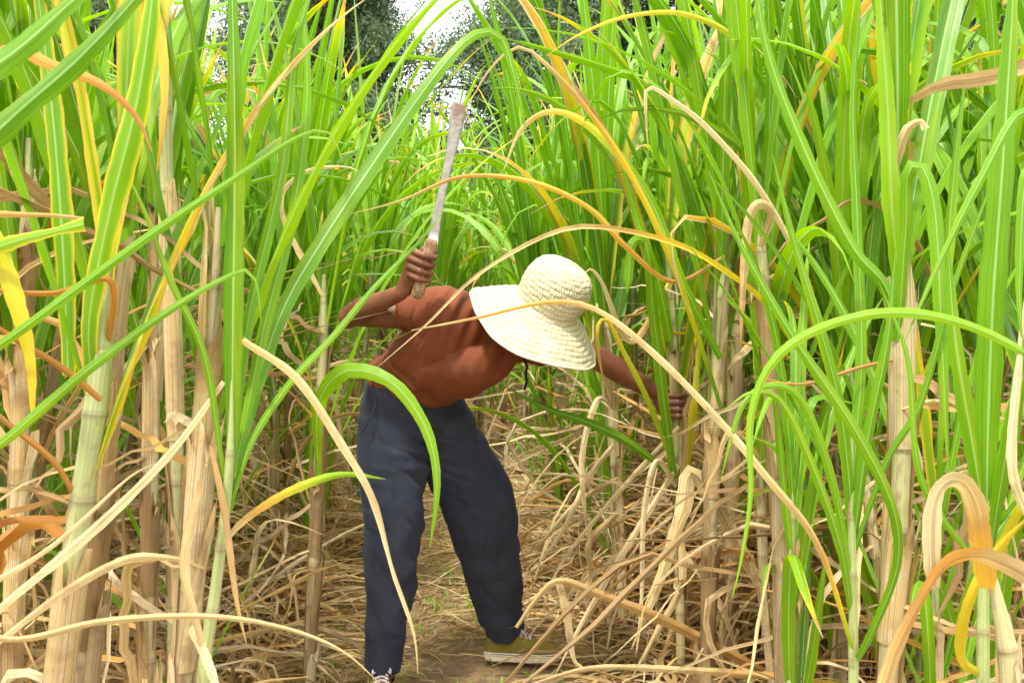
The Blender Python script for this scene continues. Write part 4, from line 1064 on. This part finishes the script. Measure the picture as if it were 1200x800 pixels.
# ---- trousers
tr = []
tr.append(loft([W(485, 452, 3.10), W(480, 478, 3.12), W(478, 505, 3.13)], [.158, .166, .162], [.120, .122, .114], nrm([.75, .66, -.05]), 14, 32))
tr.append(loft([W(460, 490, 3.09), W(460, 540, 3.07), W(461, 600, 3.05), W(459, 650, 3.05), W(456, 700, 3.06), W(451, 745, 3.07), W(448, 784, 3.08)],
               [.108, .106, .094, .086, .073, .061, .053], [.112, .108, .098, .090, .080, .070, .062], [1, 0, 0], 36, 32, .02))
tr.append(loft([W(504, 474, 3.17), W(538, 545, 3.19), W(560, 590, 3.20), W(571, 640, 3.26), W(580, 690, 3.33), W(590, 738, 3.40)],
               [.106, .114, .118, .106, .088, .070], [.104, .104, .100, .090, .078, .068], [1, 0, 0], 34, 32, .02))
crR = W(505, 560, 3.12)
def pants_disp(p, n):
    c0 = W(510, 520, 3.05)
    near = np.exp(-(((p-c0)**2).sum(1))/.035)
    a = .0070*fold(p, [.25, 0, 1], 105, 6, 11, 1.4)*near*1.2
    b_ = .0080*fold(p, [1, .3, .30], 62, 6, 13, 1.6)
    c_ = .005*fold(p, [-.5, 0, .85], 60, 6, 17, 1.5)*np.exp(-((p[:, 2]-.45)**2)/.03)
    e = .005*fold(p, [.4, 0, 1], 70, 6, 21, 1.4)*np.exp(-((p[:, 2]-.13)**2)/.008)
    k1 = .0115*crease(p, [.45, 0, .9], 95, 4, 41)*np.exp(-(((p-W(512, 515, 3.08))**2).sum(1))/.05)
    k2 = .0100*crease(p, [.55, .1, .8], 60, 5, 43)*np.exp(-((p[:, 2]-.50)**2)/.03)
    k3 = .0095*crease(p, [.25, 0, 1], 75, 5, 47)*np.exp(-((p[:, 2]-.16)**2)/.012)
    k4 = .0085*crease(p, [1, .2, .25], 70, 4, 49)
    return .8*(a+b_+c_+e)+k1+k2+k3+k4
tro = merge('trousers', tr, .0055, PANTS, person, PB, 3, pants_disp)
m = MB()
for q in (-1, 1):
    pass
# pocket welt and hem stitching lines as thin raised seams
pw = spline([W(432, 452, 2.985), W(440, 472, 2.965), W(432, 492, 2.96), (W(424, 508, 2.985))], 14)
tube(m, pw, .0022, 6); m.build('pocket_seam', PANTS, person, PB)

# ---- shoes
def shoe(heel, fwd, L=.262, up=(0, 0, 1)):
    fwd = nrm(fwd); up = np.array([0, 0, 1.]); rt = np.cross(fwd, up)
    n = 30; K = 26; t = np.linspace(0, 1, n)
    hw = .048*np.interp(t, [0, .03, .1, .3, .5, .72, .88, .96, 1], [.35, .60, .72, .72, .82, 1.0, .86, .58, .22])
    off = .006*np.sin(t*math.pi)
    root = empty('shoe', heel-PB); root.parent = person
    def slab(z0, z1, ex, mat, name):
        m = MB(); V = []
        lv = [(z0, .94), (z0+.003, 1.), ((z0+z1)/2, 1.), (z1-.002, 1.), (z1, .97)]
        per = [(x, y) for x, y in zip(t*L, hw+ex)]+[(x, -y) for x, y in zip(t[::-1]*L, (hw+ex)[::-1])]
        per = np.array(per); per[:, 1] += np.r_[off, off[::-1]]
        c0 = per.mean(0); k = len(per)
        for z, s in lv:
            q = c0+(per-c0)*s; V.append(np.outer(q[:, 0], fwd)+np.outer(q[:, 1], rt)+up*z)
        V.append(np.array([fwd*c0[0]+up*z1, fwd*c0[0]+up*z0])); V = np.vstack(V); j = np.arange(k); f4 = []
        for i in range(len(lv)-1): f4.append(np.stack([i*k+j, i*k+(j+1) % k, (i+1)*k+(j+1) % k, (i+1)*k+j], 1))
        e = (len(lv)-1)*k; f3 = np.vstack([np.stack([e+j, e+(j+1) % k, np.full(k, len(lv)*k)], 1), np.stack([(j+1) % k, j, np.full(k, len(lv)*k+1)], 1)])
        m.add(V, np.concatenate(f4)); m.f.append(f3); m.build(name, mat, root)
    slab(0, .029, .004, SOLE, 'sole'); slab(.0235, .0265, .0052, DARKRUB, 'sole_stripe')
    m = MB(); hgt = np.interp(t, [0, .04, .15, .3, .45, .6, .8, .93, 1], [.052, .090, .096, .092, .088, .075, .056, .047, .034])
    an = np.linspace(0, math.pi, K); V = []
    for i in range(n):
        y = np.cos(an)*hw[i]*(1-.22*np.sin(an)**2*(t[i] < .5)); z = .026+(hgt[i]-.026)*np.sin(an)**.75
        V.append(fwd*(t[i]*L)+np.outer(y+off[i], rt)+np.outer(z, up))
    V = np.vstack(V); i = np.arange(n-1)[:, None]*K+np.arange(K-1)[None, :]
    m.add(V, np.stack([i, i+1, i+K+1, i+K], -1).reshape(-1, 4)); m.build('upper', CANVAS, root)
    for q in range(5):
        x = L*(.36+.058*q); z = np.interp(x/L, t, hgt)
        P = spline([fwd*x+rt*.024+up*(z-.006), fwd*(x+.004)+up*(z+.0035), fwd*(x+.008)-rt*.020+up*(z-.005)], 7)
        m = MB(); tube(m, P, .0042, 6, ell=.6); m.build('lace', LACE, root)
    m = MB()
    for sgn in (-1, 1):
        c0 = fwd*(L*.37)+up*.094
        P = spline([c0, c0+fwd*.02+rt*sgn*.02+up*.012, c0+fwd*.045+rt*sgn*.028-up*.002, c0+fwd*.02+rt*sgn*.012+up*.002, c0], 12)
        tube(m, P, .0032, 6)
    m.build('lace_bow', LACE, root)
    return root
shoe(np.array([-.094, 3.395, .008]), [1, -.06, 0])
shoe(np.array([-.415, 3.15, .002]), [.15, -1, 0])
for a_ in (W(592, 742, 3.40), W(450, 790, 3.09)):
    m = MB(); b0 = np.array([a_[0], a_[1], .045]) ; tube(m, [b0, a_+[0, 0, .03]], .034, 16, (.5, .5, 0)); m.build('sock', CORD, person, PB)

# ---- straw hat
def hat():
    C0 = HATC; up = hat_up; X = nrm(np.cross(up, [0, 1, .2])); Y = np.cross(up, X)
    # profile: (radius, height)
    prof = [(0, .130), (.032, .129), (.060, .122), (.079, .109), (.089, .090), (.095, .065), (.096, .038), (.093, .014), (.095, -.002), (.112, -.014), (.140, -.031), (.170, -.053), (.198, -.078)]
    n = 300; K = 264
    P = spline([(a, b, 0) for a, b in prof], n)[:, :2]
    L = np.concatenate([[0], np.cumsum(np.linalg.norm(np.diff(P, axis=0), axis=1))])
    T = nrm(np.gradient(P, axis=0)); N = np.stack([-T[:, 1], T[:, 0]], 1)*-1
    N = np.where((N[:, :1]*0+1) > 0, np.stack([-T[:, 1], T[:, 0]], 1), N)
    an = np.linspace(0, 2*math.pi, K+1)
    pitch = .0150
    ph = L[:, None]/pitch+an[None, :]/(2*math.pi)+.10*np.sin(an[None, :]*3+L[:, None]*30)+.05*np.sin(an[None, :]*11+L[:, None]*55)          # one spiral plait sewn round and round
    fr = ph % 1.0
    ridge = (.0019*(1-np.abs(fr*2-1)**3)-.0008)*(.6+.5*np.sin(np.floor(ph)*2.3+an[None, :])**2)
    cnt = np.maximum(12, P[:, 0]*2*math.pi/.0075)[:, None]
    cnt = np.round(cnt/8)*8
    wv = np.sin(an[None, :]*cnt+np.where(fr > .5, 1, -1)*(fr-.5)*9)
    h = ridge+.0009*wv*(1-np.abs(fr*2-1)**2)+.0010*np.sin(an[None, :]*31+L[:, None]*190)*np.sin(an[None, :]*17-L[:, None]*90)
    wob = 1+.014*np.sin(an*3+.6)+.014*np.sin(an*5+2)+.006*np.sin(an*13+1)
    R_ = P[:, :1]*np.where(P[:, :1] > .1, wob[None, :], 1+.004*np.sin(an*4)[None, :])+N[:, :1]*h
    Z = P[:, 1:]+N[:, 1:]*h+np.where(P[:, :1] > .1, .010*np.sin(an*3+1.)[None, :]*(P[:, :1]-.1)/.1, 0)
    # one side of the brim is pushed down
    V = C0+R_[..., None]*(X*np.cos(an)[None, :, None]+Y*np.sin(an)[None, :, None])+Z[..., None]*up
    col = np.clip(.15+.85*(.5+.5*wv)*(1-np.abs(fr*2-1)**4), 0, 1)*np.where(fr < .07, .25, 1)
    cc = np.stack([col]*3, -1).reshape(-1, 3)
    i = np.arange(n-1)[:, None]*(K+1)+np.arange(K)[None, :]
    m = MB(); m.add(V.reshape(-1, 3), np.stack([i, i+1, i+K+2, i+K+1], -1).reshape(-1, 4), None, cc)
    V2 = C0+(R_*.985)[..., None]*(X*np.cos(an)[None, :, None]+Y*np.sin(an)[None, :, None])+(Z-.004)[..., None]*up
    V2 = V2[::6]; n2 = len(V2); i = np.arange(n2-1)[:, None]*(K+1)+np.arange(K)[None, :]
    m.add(V2.reshape(-1, 3), np.stack([i, i+K+1, i+K+2, i+1], -1).reshape(-1, 4), None, (.5, .5, .5))
    o = m.build('straw_hat', STRAW, person, PB)
    rim = V[-1]; m = MB(); tube(m, rim, .0035, 8, (.8, .8, .8), cap=False); r_ = m.build('brim_edge', STRAW, o, PB)
    m = MB(); P = spline([W(612, 405, 2.80), W(616, 425, 2.79), W(617, 440, 2.79), W(615, 457, 2.79)], 14)
    P[:, 0] += .002*np.sin(np.arange(14)*1.3); tube(m, P, .0035, 6); m.build('chin_cord', CORD, o, PB)
hat()

# ================================================================== MACHETE (held, a thing of its own)
mb0 = hb.copy()
mach = empty('machete', mb0); tag(mach, 'worn steel machete with a rusty rounded tip and wooden handle, raised in the right fist', 'machete')
lft = [(500.5, 287), (503, 270), (509, 244), (514, 222), (518, 204), (522, 182), (525, 160), (526.2, 140), (527, 126), (530, 121), (535, 119.4)]
rgt = [(513, 287), (515, 270), (519, 246), (523, 225), (527, 208), (532, 188), (537, 170), (541.5, 152), (545.5, 136), (546, 125), (542, 120.5)]
def bl(px, py): return W(px, py, 2.665-.07*(285-py)/165.)
n = len(lft); tv = []
nb = nrm(np.cross(bl(535, 130)-bl(507, 285), bl(513, 285)-bl(500, 285)))
V = []; C_ = []
for (a0, a1), (b0, b1) in zip(lft, rgt):
    A_, B_ = bl(a0, a1), bl(b0, b1)
    rust = np.interp(a1, [119, 142, 170, 210], [.80, .50, .20, .05])
    for q, th in ((0, .0014), (.3, .0013), (.8, .0012), (1, .0002)):
        V.append(A_+(B_-A_)*q+nb*th)
        C_.append((rust,)*3)
    for q, th in ((1, .0002), (.8, .0012), (.3, .0013), (0, .0014)):
        V.append(A_+(B_-A_)*q-nb*th); C_.append((rust,)*3)
K = 8; i = np.arange(n-1)[:, None]*K; j = np.arange(K)[None, :]
f4 = np.stack([i+j, i+(j+1) % K, i+K+(j+1) % K, i+K+j], -1).reshape(-1, 4)
m = MB(); m.add(V, np.vstack([f4, [[e*K, e*K+1, e*K+6, e*K+7] for e in (0, n-1)], [[e*K+1, e*K+2, e*K+5, e*K+6] for e in (0, n-1)], [[e*K+2, e*K+3, e*K+4, e*K+5] for e in (0, n-1)]]), None, C_)
m.build('blade', BLADE, mach, mb0)
m = MB(); HP = spline([hb-aR*.006, hb, hb+aR*.012, (hb+ht)/2, ht-aR*.01, ht, ht+aR*.012], 30)
rr = np.interp(np.linspace(0, 1, 30), [0, .04, .12, .3, .55, .8, .95, 1], [.010, .016, .0178, .0155, .0140, .0160, .0165, .012])
tube(m, HP, rr*1.05, 18, (.5, .5, 0), ell=.78); m.build('handle', WOOD, mach, mb0)
for t_ in (.14, .80):
    c_ = hb+(ht-hb)*t_; m = MB(); tube(m, [c_+cR*.0165, c_-cR*.0165], .003, 10, (.2, .2, .2)); m.build('rivet', BLADE, mach, mb0)


# ================================================================== CAMERA, LIGHT
cam = bpy.data.cameras.new('camera'); co = bpy.data.objects.new('camera', cam); COL.objects.link(co)
co.location = (0, 0, CAMH); co.rotation_euler = (R(90), 0, 0)
cam.sensor_width = 36; cam.lens = 36*F/1200; cam.shift_y = -(400-HOR)/1200; cam.clip_start = .05; cam.clip_end = 1000
cam.dof.use_dof = True; cam.dof.focus_distance = 2.9; cam.dof.aperture_fstop = 16
scene.camera = co
SUN_EL, SUN_AZ = R(62), R(205)      # azimuth clockwise from +y
w = bpy.data.worlds.new('World'); scene.world = w; w.use_nodes = True
nt = w.node_tree; nt.nodes.clear()
sky = nt.nodes.new('ShaderNodeTexSky'); sky.sky_type = 'NISHITA'; sky.sun_disc = False
sky.sun_elevation = SUN_EL; sky.sun_rotation = SUN_AZ; sky.air_density = 1; sky.dust_density = 3
mx = nt.nodes.new('ShaderNodeMix'); mx.data_type = 'RGBA'; mx.inputs[0].default_value = .72
nt.links.new(sky.outputs[0], mx.inputs[6]); mx.inputs[7].default_value = (10.5, 10.6, 10.6, 1)
bg = nt.nodes.new('ShaderNodeBackground'); bg.inputs[1].default_value = .15
nt.links.new(mx.outputs[2], bg.inputs[0]); wo = nt.nodes.new('ShaderNodeOutputWorld'); nt.links.new(bg.outputs[0], wo.inputs[0])
sl = bpy.data.lights.new('sun', 'SUN'); sl.energy = 2.8; sl.angle = R(5); sl.color = (1, .95, .86)
so = bpy.data.objects.new('sun', sl); COL.objects.link(so)
d = Vector((math.sin(SUN_AZ)*math.cos(SUN_EL), math.cos(SUN_AZ)*math.cos(SUN_EL), math.sin(SUN_EL)))
so.rotation_euler = (-d).to_track_quat('-Z', 'Y').to_euler(); so.location = d*20
vs = scene.view_settings; vs.view_transform = 'Standard'; vs.look = 'None'; vs.gamma = 1; vs.exposure = 1.12; vs.use_curve_mapping = False
cy = scene.cycles
cy.max_bounces = 8; cy.diffuse_bounces = 4; cy.transmission_bounces = 6; cy.glossy_bounces = 2; cy.transparent_max_bounces = 4
cy.use_denoising = True
try: cy.denoiser = 'OPENIMAGEDENOISE'
except Exception: pass
